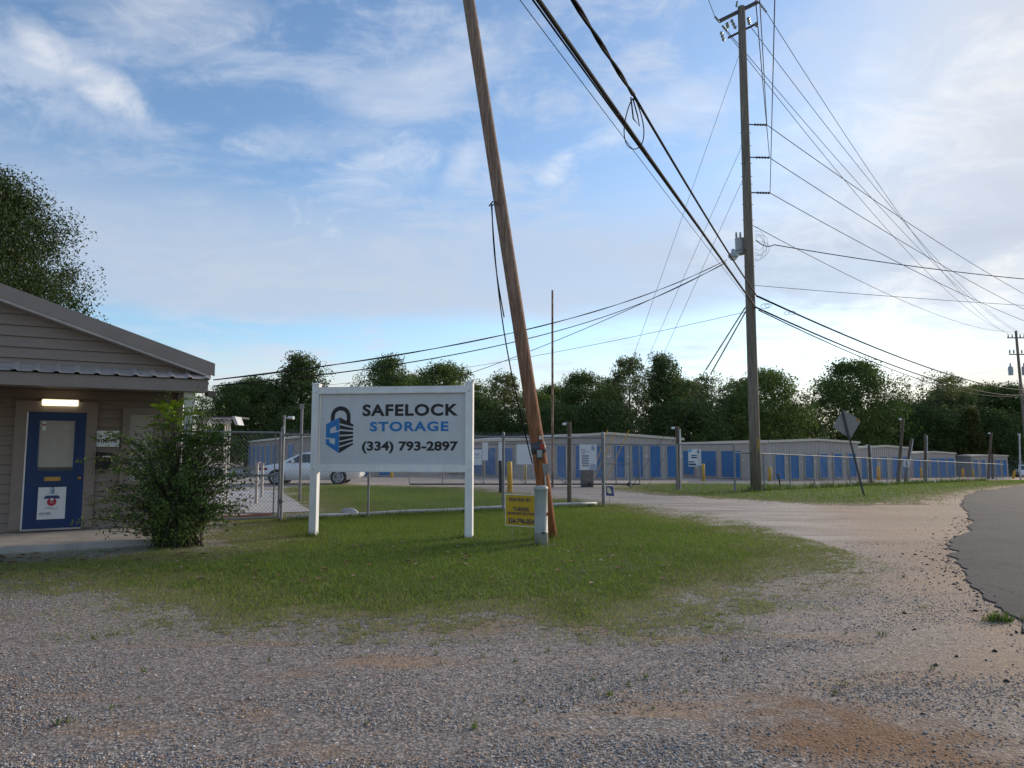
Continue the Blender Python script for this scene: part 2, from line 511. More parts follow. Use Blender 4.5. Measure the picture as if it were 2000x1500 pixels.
def ground_mat():
    m = bpy.data.materials.new('gravel_ground')
    m.use_nodes = True
    t = NT(m.node_tree)
    pos = t.add('ShaderNodeNewGeometry').outputs['Position']
    warp = t.vmath('ADD', pos, t.vmath('SCALE', t.add('ShaderNodeTexNoise', {'Vector': pos, 'Scale': 30.0}).outputs['Color']).outputs[0]).outputs[0]
    v1 = t.add('ShaderNodeTexVoronoi', {'Vector': pos, 'Scale': 52.0, 'Randomness': 1.0}, feature='F1')
    v2 = t.add('ShaderNodeTexVoronoi', {'Vector': pos, 'Scale': 95.0, 'Randomness': 1.0}, feature='F1')
    r1 = t.add('ShaderNodeSeparateColor', {0: v1.outputs['Color']}).outputs[0]
    r2 = t.add('ShaderNodeSeparateColor', {0: v2.outputs['Color']}).outputs[0]
    stops = [(0.0, (0.07, 0.066, 0.064)), (0.2, (0.14, 0.137, 0.14)), (0.42, (0.22, 0.217, 0.222)), (0.6, (0.25, 0.205, 0.165)), (0.75, (0.31, 0.295, 0.28)), (0.88, (0.23, 0.14, 0.09)), (1.0, (0.45, 0.42, 0.39))]
    g1 = t.ramp(r1, stops)
    g2 = t.ramp(r2, stops)
    gravel = t.mix(t.mapr(t.noise(pos, 9.0, 3), 0.4, 0.6), g1, g2)
    gravel = t.mix(t.mapr(v1.outputs['Distance'], 0.35, 0.75, 0.0, 0.75), gravel, (0.085, 0.074, 0.066))
    # pale, trodden drive gravel away from the camera and to the side of the road
    sep = t.add('ShaderNodeSeparateXYZ', {0: pos})
    px, py = sep.outputs[0], sep.outputs[1]
    fine = t.noise(pos, 55.0, 4, 0.7)
    drive = t.mix(t.mapr(fine, 0.3, 0.7), (0.20, 0.175, 0.155), (0.40, 0.36, 0.325))
    track = t.noise(t.add('ShaderNodeMapping', {'Vector': pos, 'Rotation': (0, 0, rad(62)), 'Scale': (0.25, 1.6, 1)}).outputs[0], 1.0, 5, 0.6, 0.4)
    drive = t.mix(t.mapr(track, 0.40, 0.62, 0.0, 0.75), drive, gravel)
    far = t.mapr(t.math('ADD', py, t.math('MULTIPLY', t.math('SUBTRACT', t.noise(pos, 0.5, 4), 0.5), 5.0)), 8.0, 14.0)
    base = t.mix(far, gravel, drive)
    # sandy soil: beside the road and in bare streaks
    sand = t.mix(t.mapr(fine, 0.25, 0.75), (0.14, 0.092, 0.055), (0.31, 0.215, 0.14))
    side = t.math('SUBTRACT', px, t.math('MULTIPLY', py, 0.36))
    sidef = t.mapr(t.math('ADD', side, t.math('MULTIPLY', t.math('SUBTRACT', t.noise(pos, 0.9, 5, 0.65), 0.5), 3.2)), 0.2, 2.4, 0.0, 0.85)
    st = t.add('ShaderNodeMapping', {'Vector': pos, 'Rotation': (0, 0, rad(8)), 'Scale': (0.5, 1.5, 1)}).outputs[0]
    streak = t.mapr(t.noise(st, 1.05, 5, 0.6, 0.3), 0.53, 0.66, 0.0, 0.8)
    streak = t.math('MULTIPLY', streak, t.mapr(py, 8.5, 6.0))
    sandf = t.math('MAXIMUM', sidef, streak)
    sandf = t.math('MULTIPLY', sandf, t.mapr(t.noise(pos, 14.0, 4, 0.7), 0.30, 0.55, 0.35, 1.0))
    base = t.mix(sandf, base, sand)
    # one patch of orange clay
    d = t.vmath('DISTANCE', pos, (1.9, 3.9, 0.0)).outputs['Value']
    clay = t.mapr(t.math('ADD', d, t.math('MULTIPLY', t.math('SUBTRACT', t.noise(pos, 3.0, 5, 0.65), 0.5), 2.0)), 0.95, 0.05, 0.0, 0.85)
    base = t.mix(clay, base, t.mix(t.mapr(fine, 0.3, 0.7), (0.075, 0.034, 0.011), (0.19, 0.085, 0.026)))
    big = t.noise(pos, 0.35, 4)
    base = t.mix(1.0, base, t.ramp(big, [(0.3, (1.20, 1.13, 1.05)), (0.7, (1.60, 1.50, 1.37))]), 'MULTIPLY')
    spk = t.noise(pos, 17.0, 4, 0.75)
    base = t.mix(1.0, base, t.ramp(spk, [(0.32, (0.62, 0.61, 0.60)), (0.5, (1.0, 1.0, 1.0)), (0.70, (1.30, 1.30, 1.30))]), 'MULTIPLY')
    h = t.math('ADD', t.math('MULTIPLY', v1.outputs['Distance'], -1.0), t.math('MULTIPLY', fine, 0.5))
    b = t.add('ShaderNodeBump', {'Strength': 0.45, 'Distance': 0.008, 'Height': h}).outputs[0]
    p = t.add('ShaderNodeBsdfPrincipled', {'Base Color': base, 'Roughness': 0.85, 'Normal': b, 'Specular IOR Level': 0.25})
    t.add('ShaderNodeOutputMaterial', {'Surface': p.outputs[0]})
    return m


def lawn_mat():
    m = bpy.data.materials.new('lawn_turf')
    m.use_nodes = True
    t = NT(m.node_tree)
    pos = t.add('ShaderNodeNewGeometry').outputs['Position']
    n1 = t.noise(pos, 1.2, 5, 0.6)
    n2 = t.noise(pos, 40.0, 4, 0.7)
    worn = t.add('ShaderNodeAttribute', attribute_name='tint').outputs['Fac']
    g = t.mix(t.mapr(n2, 0.3, 0.7), (0.045, 0.066, 0.016), (0.10, 0.13, 0.032))
    g = t.mix(t.mapr(n1, 0.4, 0.7), g, (0.11, 0.13, 0.036))
    soil = t.mix(t.mapr(n2, 0.3, 0.7), (0.16, 0.138, 0.072), (0.28, 0.24, 0.135))
    f = t.mapr(t.math('ADD', worn, t.math('MULTIPLY', t.math('SUBTRACT', n1, 0.5), 0.6)), 0.35, 0.75)
    c = t.mix(f, soil, g)
    b = t.add('ShaderNodeBump', {'Strength': 0.8, 'Distance': 0.02, 'Height': n2}).outputs[0]
    p = t.add('ShaderNodeBsdfPrincipled', {'Base Color': c, 'Roughness': 0.95, 'Normal': b, 'Specular IOR Level': 0.1})
    t.add('ShaderNodeOutputMaterial', {'Surface': p.outputs[0]})
    return m


def asphalt_mat(name, lo, hi):
    m = bpy.data.materials.new(name)
    m.use_nodes = True
    t = NT(m.node_tree)
    pos = t.add('ShaderNodeNewGeometry').outputs['Position']
    n1 = t.noise(pos, 42.0, 5, 0.8)
    n2 = t.noise(pos, 0.8, 6, 0.65)
    c = t.mix(t.mapr(n1, 0.3, 0.72), lo, hi)
    c = t.mix(t.mapr(n2, 0.35, 0.7, 0, 0.4), c, [x * 0.6 for x in lo])
    cr = t.add('ShaderNodeTexVoronoi', {'Vector': t.vmath('ADD', pos, t.vmath('SCALE', t.add('ShaderNodeTexNoise', {'Vector': pos, 'Scale': 1.5}).outputs['Color']).outputs[0]).outputs[0], 'Scale': 0.35}, feature='DISTANCE_TO_EDGE').outputs[0]
    c = t.mix(t.mapr(cr, 0.006, 0.0, 0, 0.8), c, (0.015, 0.015, 0.016))
    b = t.add('ShaderNodeBump', {'Strength': 0.6, 'Distance': 0.008, 'Height': n1}).outputs[0]
    p = t.add('ShaderNodeBsdfPrincipled', {'Base Color': c, 'Roughness': 0.95, 'Normal': b, 'Specular IOR Level': 0.15})
    t.add('ShaderNodeOutputMaterial', {'Surface': p.outputs[0]})
    return m


M_GROUND, M_LAWN = ground_mat(), lawn_mat()
M_ROAD = asphalt_mat('asphalt', (0.030, 0.030, 0.031), (0.125, 0.122, 0.12))
M_YARD = asphalt_mat('yard_paving', (0.16, 0.158, 0.16), (0.27, 0.262, 0.255))

# ================================================================== SETTING
xs = np.concatenate([[-1500, -600, -250], np.arange(-120, 161, 2.0), [250, 600, 1500]])
ys = np.concatenate([[-600, -100], np.arange(-20, 201, 2.0), [300, 700, 2500]])
GX, GY = np.meshgrid(xs, ys)
GV = np.stack([GX.ravel(), GY.ravel(), terrain(GX, GY).ravel()], 1)
ny, nx = GX.shape
idx = np.arange(nx * ny).reshape(ny, nx)
GF = np.stack([idx[:-1, :-1].ravel(), idx[:-1, 1:].ravel(), idx[1:, 1:].ravel(), idx[1:, :-1].ravel()], 1)
g = link('ground', np_mesh('ground', GV, GF, M_GROUND))
g['kind'] = 'structure'


def P2(lst):
    return [(gnd(u, v).x, gnd(u, v).y) for (u, v) in lst]


# ---- the road, its broken edge towards the gravel
edge_px = [(1984, 950), (1920, 958), (1884, 972), (1878, 988), (1890, 1006), (1898, 1022), (1892, 1036), (1872, 1046), (1856, 1068), (1860, 1086), (1876, 1102), (1890, 1128), (1932, 1166), (1980, 1206), (2000, 1238)]
E = P2(edge_px)
far_dir = Vector((0.66, 0.75)).normalized()
E = [(E[0][0] + far_dir.x * k, E[0][1] + far_dir.y * k) for k in (260, 120, 60, 30)] + E + [(3.2, 3.6), (2.2, 1.0), (0.8, -3.0), (-2.0, -12.0)]
rough_edge = []
rng = random.Random(5)
for i in range(len(E) - 1):
    a, b = Vector(E[i]), Vector(E[i + 1])
    n = max(1, int((b - a).length / 0.12)) if i > 5 else 6
    n = min(n, 60)
    for k in range(n):
        q = a.lerp(b, k / n)
        j = 0.025 if i > 5 else 0.15
        big_ = (float(fbm(q.x * 2.3, q.y * 2.3, 61)) - 0.5) * (0.24 if i > 5 else 0.0)
        rough_edge.append((q.x + big_ + rng.uniform(-j, j), q.y - 0.4 * big_ + rng.uniform(-j, j)))
rm = MB()
L = len(rough_edge)
vs = []
for (x, y) in rough_edge:
    vs.append((x, y, float(terrain(x, y)) + 0.014))
for (x, y) in rough_edge:
    X2, Y2 = x + 5.6, y - 4.4
    vs.append((X2, Y2, float(terrain(X2, Y2)) + 0.014))
for (x, y) in rough_edge:
    vs.append((x - 0.03, y + 0.02, float(terrain(x, y)) - 0.05))
fs = [(i, i + 1, L + i + 1, L + i) for i in range(L - 1)] + [(2 * L + i, 2 * L + i + 1, i + 1, i) for i in range(L - 1)]
rm.add(vs, fs)
road = part('road', rm, M_ROAD, None)
road['kind'] = 'structure'

# ---- lawns: ragged sheets of turf, blades on top
FRONT = P2([(-420, 1130), (10, 1143), (60, 1148), (140, 1166), (200, 1196), (300, 1232), (420, 1248), (600, 1232), (740, 1240), (880, 1262), (980, 1238), (1060, 1238), (1230, 1245), (1330, 1225), (1400, 1208), (1470, 1190), (1500, 1160), (1620, 1122), (1692, 1100),
            (1600, 1060), (1480, 1035), (1330, 1006), (1240, 988), (1190, 984), (1100, 975), (1000, 962), (900, 953), (780, 950), (700, 949), (620, 946), (545, 957), (610, 1000), (545, 1006), (440, 1016), (400, 1070), (60, 1092), (-60, 1096), (-420, 1100)])
VERGE = P2([(1190, 957), (1270, 966), (1400, 975), (1500, 981), (1600, 986), (1720, 988), (1800, 985), (1850, 974), (1900, 960), (1984, 948), (2080, 942), (2100, 937), (1960, 938), (1830, 942), (1740, 944), (1640, 945), (1560, 947), (1470, 945), (1330, 944), (1200, 946)])


def lawn(name, poly, cell, seed, fray):
    P = np.array(poly)
    x0, y0 = P.min(0); x1, y1 = P.max(0)
    gx = np.arange(x0, x1 + cell, cell); gy = np.arange(y0, y1 + cell, cell)
    A, B = np.meshgrid(gx, gy)
    sdv = poly_signed(A, B, poly)
    nz = fbm(A * 1.7, B * 1.7, seed)
    val = sdv + (nz - 0.5) * fray + 0.4
    spk = np.random.default_rng(seed).random(A.shape)
    ok = val + (vnoise(A * 7, B * 7, seed + 5) - 0.5) * 0.9 + (spk - 0.5) * 0.9 > 0.35
    worn = np.clip((val - 0.2) / 2.4, 0, 1)
    idn = np.arange(A.size).reshape(A.shape)
    keep = ok[:-1, :-1] & ok[1:, :-1] & ok[:-1, 1:] & ok[1:, 1:]
    F = np.stack([idn[:-1, :-1][keep], idn[:-1, 1:][keep], idn[1:, 1:][keep], idn[1:, :-1][keep]], 1)
    V = np.stack([A.ravel(), B.ravel(), terrain(A, B).ravel() + 0.003 + 0.02 * np.clip(val - 1.6, 0, 0.8).ravel()], 1)
    used = np.unique(F)
    mp = -np.ones(len(V), int); mp[used] = np.arange(len(used))
    me = np_mesh(name, V[used], mp[F], M_LAWN, np.repeat(worn.ravel()[used][:, None], 3, 1))
    o = link(name, me)
    o['kind'] = 'structure'
    return o


lawn('lawn_front', FRONT, 0.05, 3, 1.6)
lawn('lawn_verge', VERGE, 0.22, 9, 1.2)


def blades(name, poly, n, hmin, hmax, wid, seed, fray, label, near=None):
    r = np.random.default_rng(seed)
    P = np.array(poly)
    x0, y0 = P.min(0); x1, y1 = P.max(0)
    px = r.uniform(x0, x1, n * 3); py = r.uniform(y0, y1, n * 3)
    sdv = poly_signed(px, py, poly)
    val = sdv + (fbm(px * 1.7, py * 1.7, 3 if seed == 1 else 9) - 0.5) * fray + 0.4
    dens = np.clip(0.34 + val / 1.6, 0, 1) * np.clip(0.35 + 1.3 * fbm(px * 0.9, py * 0.9, 40), 0.2, 1)
    vis = (np.abs(px / np.maximum(py, 1)) < 0.80)
    k = (val > -0.25) & (r.random(len(px)) < dens) & vis
    px, py, val = px[k][:n], py[k][:n], val[k][:n]
    m = len(px)
    lush = np.clip((val - 0.2) / 2.6, 0, 1)
    h = (hmin + (hmax - hmin) * r.random(m)) * (0.35 + 0.65 * lush)
    a = r.uniform(0, 2 * np.pi, m)
    ww = wid * r.uniform(0.6, 1.3, m)
    lean = r.uniform(0.2, 1.0, m) * h
    b = r.uniform(0, 2 * np.pi, m)
    z = terrain(px, py) + 0.012
    base = np.stack([px, py, z], 1)
    off = np.stack([np.cos(a) * ww, np.sin(a) * ww, np.zeros(m)], 1)
    tip = base + np.stack([np.cos(b) * lean, np.sin(b) * lean, h], 1)
    V = np.concatenate([base - off, base + off, tip], 1).reshape(-1, 3)
    F = np.arange(m * 3).reshape(-1, 3)
    tone = fbm(px * 0.6, py * 0.6, 77)[:, None]
    c = np.array([0.155, 0.215, 0.030]) * (0.65 + 0.8 * r.random((m, 1))) * (0.75 + 0.6 * tone)
    dry = (r.random(m) < (0.10 + 0.55 * (1 - lush)))[:, None]
    c = np.where(dry, np.array([0.25, 0.22, 0.10]) * (0.6 + 0.7 * r.random((m, 1))), c)
    o = link(name, np_mesh(name, V, F, M_BLADE, np.repeat(c, 3, 0)))
    tag(o, label, 'grass')
    o['kind'] = 'stuff'
    return o


blades('grass', FRONT, 460000, 0.022, 0.060, 0.0042, 1, 1.6, 'short mown green grass of the lawn under the big white sign')
blades('grass', VERGE, 90000, 0.04, 0.11, 0.010, 2, 1.2, 'green roadside grass strip in front of the long chain link fence')

def weeds():
    r = np.random.default_rng(71)
    spots = []
    fa, fb = gnd(560, 1018), gnd(1175, 990)
    for t in r.random(150):
        spots.append((fa.x + (fb.x - fa.x) * t, fa.y + (fb.y - fa.y) * t + r.normal(0, 0.06), r.uniform(0.05, 0.16), 14))
    for (u, v, n) in ((612, 1048, 8), (916, 1053, 8), (1080, 1056, 14), (1057, 1068, 10), (1180, 991, 6), (1690, 970, 6), (1477, 963, 12), (1437, 964, 8), (1112, 986, 6), (552, 1020, 6), (1020, 1046, 5)):
        c = gnd(u, v)
        for _ in range(n):
            spots.append((c.x + r.normal(0, 0.13), c.y + r.normal(0, 0.10), r.uniform(0.05, 0.14), 12))
    ca, cb = gnd(1445, 962), Vector((40, 61, 0))
    for t in r.random(260):
        spots.append((ca.x + (cb.x - ca.x) * t + r.normal(0, 0.12), ca.y + (cb.y - ca.y) * t, r.uniform(0.10, 0.38), 14))
    for _ in range(70):
        y = r.uniform(4.0, 9.5); x = r.uniform(-0.7, 0.62) * y
        spots.append((x, y, r.uniform(0.015, 0.05), 10))
    c = gnd(1965, 1212)
    for _ in range(16):
        spots.append((c.x + r.normal(0, 0.10), c.y + r.normal(0, 0.07), r.uniform(0.04, 0.09), 14))
    V, C = [], []
    for (x, y, h, n) in spots:
        z = float(terrain(x, y)) + 0.003
        for _ in range(n):
            a, b = r.uniform(0, 6.28, 2)
            bx, by = x + r.normal(0, 0.3 * h), y + r.normal(0, 0.3 * h)
            w_ = 0.05 * h + 0.002
            hh = h * r.uniform(0.5, 1.2)
            V += [(bx - math.cos(a) * w_, by - math.sin(a) * w_, z), (bx + math.cos(a) * w_, by + math.sin(a) * w_, z), (bx + math.cos(b) * hh * 0.5, by + math.sin(b) * hh * 0.5, z + hh)]
            c = np.array([0.105, 0.155, 0.03]) * r.uniform(0.6, 1.3) if r.random() < 0.75 else np.array([0.24, 0.20, 0.10]) * r.uniform(0.6, 1.2)
            C += [c] * 3
    o = link('weeds', np_mesh('weeds', np.array(V), np.arange(len(V)).reshape(-1, 3), M_BLADE, np.array(C)))
    tag(o, 'taller weeds round the posts and along the foot of the fences', 'weeds')
    o['kind'] = 'stuff'


weeds()

# ---- loose stones on the gravel
r = np.random.default_rng(11)
n = 260000
py = 3.2 + 8.8 * r.random(n) ** 1.5
px = (r.random(n) * 2 - 1) * (0.78 * py + 0.3)
sf = poly_signed(px, py, FRONT) + (fbm(px * 1.7, py * 1.7, 3) - 0.5) * 1.6 + 0.4
sr = poly_signed(px, py, [(x, y) for (x, y) in E[4:]] + [(20, -12), (40, 30)])
sandy = np.clip((px - 0.36 * py - 0.2) / 2.4, 0, 1)
k = (sf < 1.1 * r.random(n) ** 2) & (sr < 0.02) & (r.random(n) > 0.72 * sandy) & (r.random(n) < np.clip(3.2 * (fbm(px * 0.55 + 3, py * 1.5, 21) - 0.36), 0.04, 1)) & (np.hypot(px - 2.0, (py - 4.0)) > 0.75 * r.random(n))
px, py = px[k], py[k]
m = len(px)
size = 0.0035 + 0.0050 * r.random(m) ** 2 + 0.008 * r.random(m) * (r.random(m) < 0.05)
octv = np.array([(1, 0, 0), (0, 1, 0), (-1, 0, 0), (0, -1, 0), (0, 0, 1), (0, 0, -1)], float)
octf = np.array([(0, 1, 4), (1, 2, 4), (2, 3, 4), (3, 0, 4), (1, 0, 5), (2, 1, 5), (3, 2, 5), (0, 3, 5)])
V = octv[None] * size[:, None, None] * r.uniform(0.65, 1.3, (m, 6, 1))
V[:, :, 2] *= 0.62
an = r.uniform(0, 6.28, m)
cx, sx = np.cos(an)[:, None], np.sin(an)[:, None]
V = np.stack([V[:, :, 0] * cx - V[:, :, 1] * sx, V[:, :, 0] * sx + V[:, :, 1] * cx, V[:, :, 2]], 2)
V += np.stack([px, py, terrain(px, py) + size * 0.25], 1)[:, None, :]
F = (octf[None] + (np.arange(m) * 6)[:, None, None]).reshape(-1, 3)
pal = np.array([(0.10, 0.10, 0.105), (0.19, 0.195, 0.205), (0.25, 0.25, 0.262), (0.33, 0.325, 0.32), (0.28, 0.215, 0.16), (0.22, 0.125, 0.075), (0.46, 0.44, 0.42), (0.32, 0.24, 0.175)])
ci = r.choice(8, m, p=[0.12, 0.21, 0.20, 0.13, 0.13, 0.08, 0.05, 0.08])
C = np.repeat(pal[ci] * np.array([1.40, 1.34, 1.27]) * r.uniform(0.7, 1.25, (m, 1)), 6, 0)
st = link('gravel', np_mesh('gravel', V.reshape(-1, 3), F, M_STONE, C))
tag(st, 'loose grey and brown gravel stones covering the foreground', 'gravel')
st['kind'] = 'stuff'

# crumbs of broken asphalt along the road edge, and fallen leaves on the lawn
r = np.random.default_rng(17)
ne = 1500
ei = r.integers(120, len(rough_edge) - 60, ne)
pe = np.array(rough_edge)[ei]
offs = np.abs(r.normal(0, 0.11, ne)) * np.where(r.random(ne) < 0.2, 5.0, 1.0)
pxe = pe[:, 0] - offs * 0.8 + r.normal(0, 0.1, ne); pye = pe[:, 1] + offs * 0.3 + r.normal(0, 0.15, ne)
sz = 0.006 + 0.026 * r.random(ne) ** 5
V = octv[None] * sz[:, None, None] * r.uniform(0.6, 1.4, (ne, 6, 1)); V[:, :, 2] *= 0.5
V += np.stack([pxe, pye, terrain(pxe, pye) + 0.004], 1)[:, None, :]
F = (octf[None] + (np.arange(ne) * 6)[:, None, None]).reshape(-1, 3)
cr = link('asphalt_crumbs', np_mesh('asphalt_crumbs', V.reshape(-1, 3), F, M_STONE, np.repeat(np.array([[0.03, 0.03, 0.032]]) * r.uniform(0.6, 1.8, (ne, 1)), 6, 0)))
tag(cr, 'black crumbs of broken asphalt along the ragged road edge', 'rubble'); cr['kind'] = 'stuff'
nl = 260
lu = r.uniform(-7.5, 2.0, nl); lv = 8.0 + 4.0 * r.random(nl)
k = poly_signed(lu, lv, FRONT) > 0.1
extra = 120
lu = np.concatenate([lu[k], r.uniform(-8.2, -6.6, extra)]); lv = np.concatenate([lv[k], r.uniform(8.9, 10.4, extra)])
m = len(lu)
s = 0.02 + 0.03 * r.random(m)
quad = np.array([(-1, -0.6, 0), (1, -0.6, 0.3), (1, 0.6, 0), (-1, 0.6, 0.35)])
V = quad[None] * s[:, None, None]
an = r.uniform(0, 6.28, m)
V = np.stack([V[:, :, 0] * np.cos(an)[:, None] - V[:, :, 1] * np.sin(an)[:, None], V[:, :, 0] * np.sin(an)[:, None] + V[:, :, 1] * np.cos(an)[:, None], V[:, :, 2]], 2)
V += np.stack([lu, lv, terrain(lu, lv) + 0.045], 1)[:, None, :]
lp = np.array([(0.16, 0.07, 0.035), (0.22, 0.12, 0.06), (0.09, 0.055, 0.035), (0.28, 0.20, 0.12)])
lf = link('fallen_leaves', np_mesh('fallen_leaves', V.reshape(-1, 3), np.arange(m * 4).reshape(-1, 4), M_STONE, np.repeat(lp[r.integers(0, 4, m)], 4, 0)))
tag(lf, 'scattered brown fallen leaves on the lawn and by the porch', 'leaves'); lf['kind'] = 'stuff'


def sheet(name, poly, m, dz):
    mb = MB()
    mb.add([(x, y, float(terrain(x, y)) + dz) for (x, y) in poly], [tuple(range(len(poly)))])
    o = part(name, mb, m, None)
    if o.data.polygons and o.data.polygons[0].normal.z < 0:
        o.data.flip_normals()
    o['kind'] = 'structure'
    return o


sheet('walkway', P2([(470, 957), (545, 958), (608, 1000), (545, 1003), (380, 1003), (400, 975)]), M_CONC, 0.02)

# ================================================================== STORAGE BUILDINGS
def storage(label, FLp, FRp, BLp, z0, h, rise, front_doors, side_doors, fdh, sdh, trim, side_mat, plates=True):
    """a long mini-storage shed: gable end towards the road, roll-up doors in the end and in the long left side"""
    FL, FR, BL = [Vector((p[0], p[1], 0)) for p in (FLp, FRp, BLp)]
    BR = FR + (BL - FL)
    T = thing('storage_building', label, 'building', (FL.x, FL.y, z0), 0, 'rows of metal storage buildings')
    o = lambda p: Vector((p.x - FL.x, p.y - FL.y, 0))
    fl, fr, bl, br = o(FL), o(FR), o(BL), o(BR)
    up = Vector((0, 0, 1))
    mid, bmid = (fl + fr) / 2, (bl + br) / 2

    def wallmesh(a, b, top_mid):
        """sheet-metal wall: raised ribs on a flat skin"""
        mb = MB()
        d = (b - a); Lw = d.length; d.normalize(); nrm = Vector((d.y, -d.x, 0))
        poly = [a - up * 0.6, b - up * 0.6, b + up * h, (a + b) / 2 + up * (h + top_mid), a + up * h]
        mb.add(poly + [p - nrm * 0.12 for p in poly], [(0, 1, 2, 3, 4), (9, 8, 7, 6, 5), (0, 5, 6, 1), (1, 6, 7, 2), (2, 7, 8, 3), (3, 8, 9, 4), (4, 9, 5, 0)])
        n = int(Lw / 0.30)
        for i in range(n):
            s = (i + 0.5) * Lw / n
            hh = h + top_mid * (1 - abs(2 * s / Lw - 1)) - 0.05
            c = a + d * s + nrm * 0.01
            mb.box((c.x, c.y, hh / 2 - 0.1), (0.05, 0.03, hh + 0.2), math.atan2(d.y, d.x))
        return mb
    part('wall', wallmesh(fl, fr, rise), M_STORE, T)
    part('wall', wallmesh(bl, fl, 0), side_mat, T)
    part('wall', wallmesh(fr, br, 0), side_mat, T)
    part('wall', wallmesh(br, bl, rise), side_mat, T)
    rf = MB()
    ov = 0.10
    dx = (fr - fl).normalized() * ov; dy = (bl - fl).normalized() * ov
    top = [fl - dx - dy + up * (h + 0.02), mid - dy + up * (h + rise + 0.03), fr + dx - dy + up * (h + 0.02), br + dx + dy + up * (h + 0.02), bmid + dy + up * (h + rise + 0.03), bl - dx + dy + up * (h + 0.02)]
    low = [p + up * 0.05 for p in top]
    rf.add(low + top, [(0, 1, 4, 5), (1, 2, 3, 4), (6, 11, 10, 7), (7, 10, 9, 8), (0, 6, 7, 1), (1, 7, 8, 2), (2, 8, 9, 3), (3, 9, 10, 4), (4, 10, 11, 5), (5, 11, 6, 0)])
    roof = part('roof', rf, M_STORE_GREY, T)
    tr = MB()
    nrm = Vector(((fr - fl).y, -(fr - fl).x, 0)).normalized()
    for a, b in ((top[0], top[1]), (top[1], top[2])):
        a2, b2 = a + nrm * 0.02, b + nrm * 0.02
        vs = [a2 - up * 0.07, b2 - up * 0.07, b2 + up * 0.09, a2 + up * 0.09]
        vs += [p + nrm * 0.06 for p in vs]
        tr.add(vs, [(0, 3, 2, 1), (4, 5, 6, 7), (0, 1, 5, 4), (1, 2, 6, 5), (2, 3, 7, 6), (3, 0, 4, 7)])
    a2, b2 = top[5], top[0]
    sn = Vector(((b2 - a2).y, -(b2 - a2).x, 0)).normalized()
    vs = [a2 - up * 0.09, b2 - up * 0.09, b2 + up * 0.08, a2 + up * 0.08]
    vs = [p + sn * 0.01 for p in vs] + [p + sn * 0.07 for p in vs]
    tr.add(vs, [(0, 3, 2, 1), (4, 5, 6, 7), (0, 1, 5, 4), (1, 2, 6, 5), (2, 3, 7, 6), (3, 0, 4, 7)])
    part('fascia', tr, trim, roof)
    made = {}
    for (A, B, doors, dh) in ((FL, FR, front_doors, fdh), (BL, FL, side_doors, sdh)):
        d = (B - A).normalized(); nr = Vector((d.y, -d.x, 0)); ang = math.atan2(d.y, d.x); Lw = (B - A).length
        for (u0, u1) in doors:
            s0, s1 = on_line(A, B, u0) * Lw, on_line(A, B, u1) * Lw
            s0, s1 = max(0.05, s0), min(Lw - 0.05, s1)
            wd = round(s1 - s0, 1)
            c = A - FL + d * ((s0 + s1) / 2) + nr * 0.035
            key = (wd, dh)
            if key not in made:
                mb = MB()
                nr_ = int(dh / 0.19)
                for i in range(nr_):
                    z = i * dh / nr_
                    mb.box((0, 0.0, z + dh / nr_ / 2), (wd, 0.02, dh / nr_ - 0.001))
                    mb.box((0, -0.026, z + dh / nr_ * 0.62), (wd, 0.035, dh / nr_ * 0.5))
                fm = MB()
                fm.box((0, -0.02, dh + 0.04), (wd + 0.12, 0.08, 0.07)).box((-wd / 2 - 0.03, -0.02, dh / 2), (0.05, 0.08, dh)).box((wd / 2 + 0.03, -0.02, dh / 2), (0.05, 0.08, dh)).box((0, -0.05, 0.02), (wd, 0.10, 0.05))
                mb.box((wd * 0.32, -0.06, dh * 0.42), (0.10, 0.04, 0.06))
                pm = MB().box((wd / 2 + 0.28, -0.02, dh * 0.68), (0.16, 0.02, 0.09))
                made[key] = (mb.mesh('roll_up_door', M_ROLL), fm.mesh('door_frame', M_STORE), pm.mesh('number_plate', M_PAPER))
            D = link('roll_up_door', made[key][0], T, (c.x, c.y, 0.02), (0, 0, ang))
            link('door_frame', made[key][1], D)
            if plates:
                link('number_plate', made[key][2], D)
    return T


def xy(u, D):
    p = at(u, 900, D)
    return (p.x, p.y)


storage('storage building behind the white car, its long row of doors running off behind the gate', xy(612, 45), xy(850, 46.5), xy(483, 78), -0.12, 2.55, 0.3, [(622, 646), (662, 686), (700, 722), (740, 762)], [(488, 491), (495, 499), (503, 507), (512, 517), (522, 528), (534, 541), (548, 556), (564, 574)], 2.05, 2.05, M_STORE_TRIM, M_STORE)
storage('storage building with low gable seen through the sliding gate, behind the leaning pole', xy(1040, 46.2), xy(1332, 47.6), xy(868, 60), -0.30, 2.52, 0.36, [(1087, 1106), (1124, 1141), (1162, 1180), (1199, 1219), (1235, 1254), (1269, 1289), (1303, 1322)], [(880, 893), (903, 916), (926, 943), (950, 970), (988, 1003)], 2.08, 1.95, M_STORE_TRIM, M_STORE)
storage('storage building directly behind the tall utility pole, wide doors on its left side', xy(1502, 50), xy(1677, 55.8), xy(1332, 61), -0.56, 2.66, 0.16, [(1512, 1530), (1542, 1558), (1571, 1586), (1599, 1614), (1627, 1642), (1655, 1670)], [(1336, 1357), (1370, 1400), (1411, 1447)], 1.80, 2.0, M_STORE_TRIM, M_STORE)
storage('storage building with five doors right of the tilted diamond sign', xy(1678, 60), xy(1776, 64), xy(1600, 76), -0.92, 2.62, 0.16, [(1680, 1690), (1701, 1711), (1720, 1731), (1741, 1752), (1761, 1772)], [], 1.86, 1.8, M_STORE_TRIM, M_STORE)
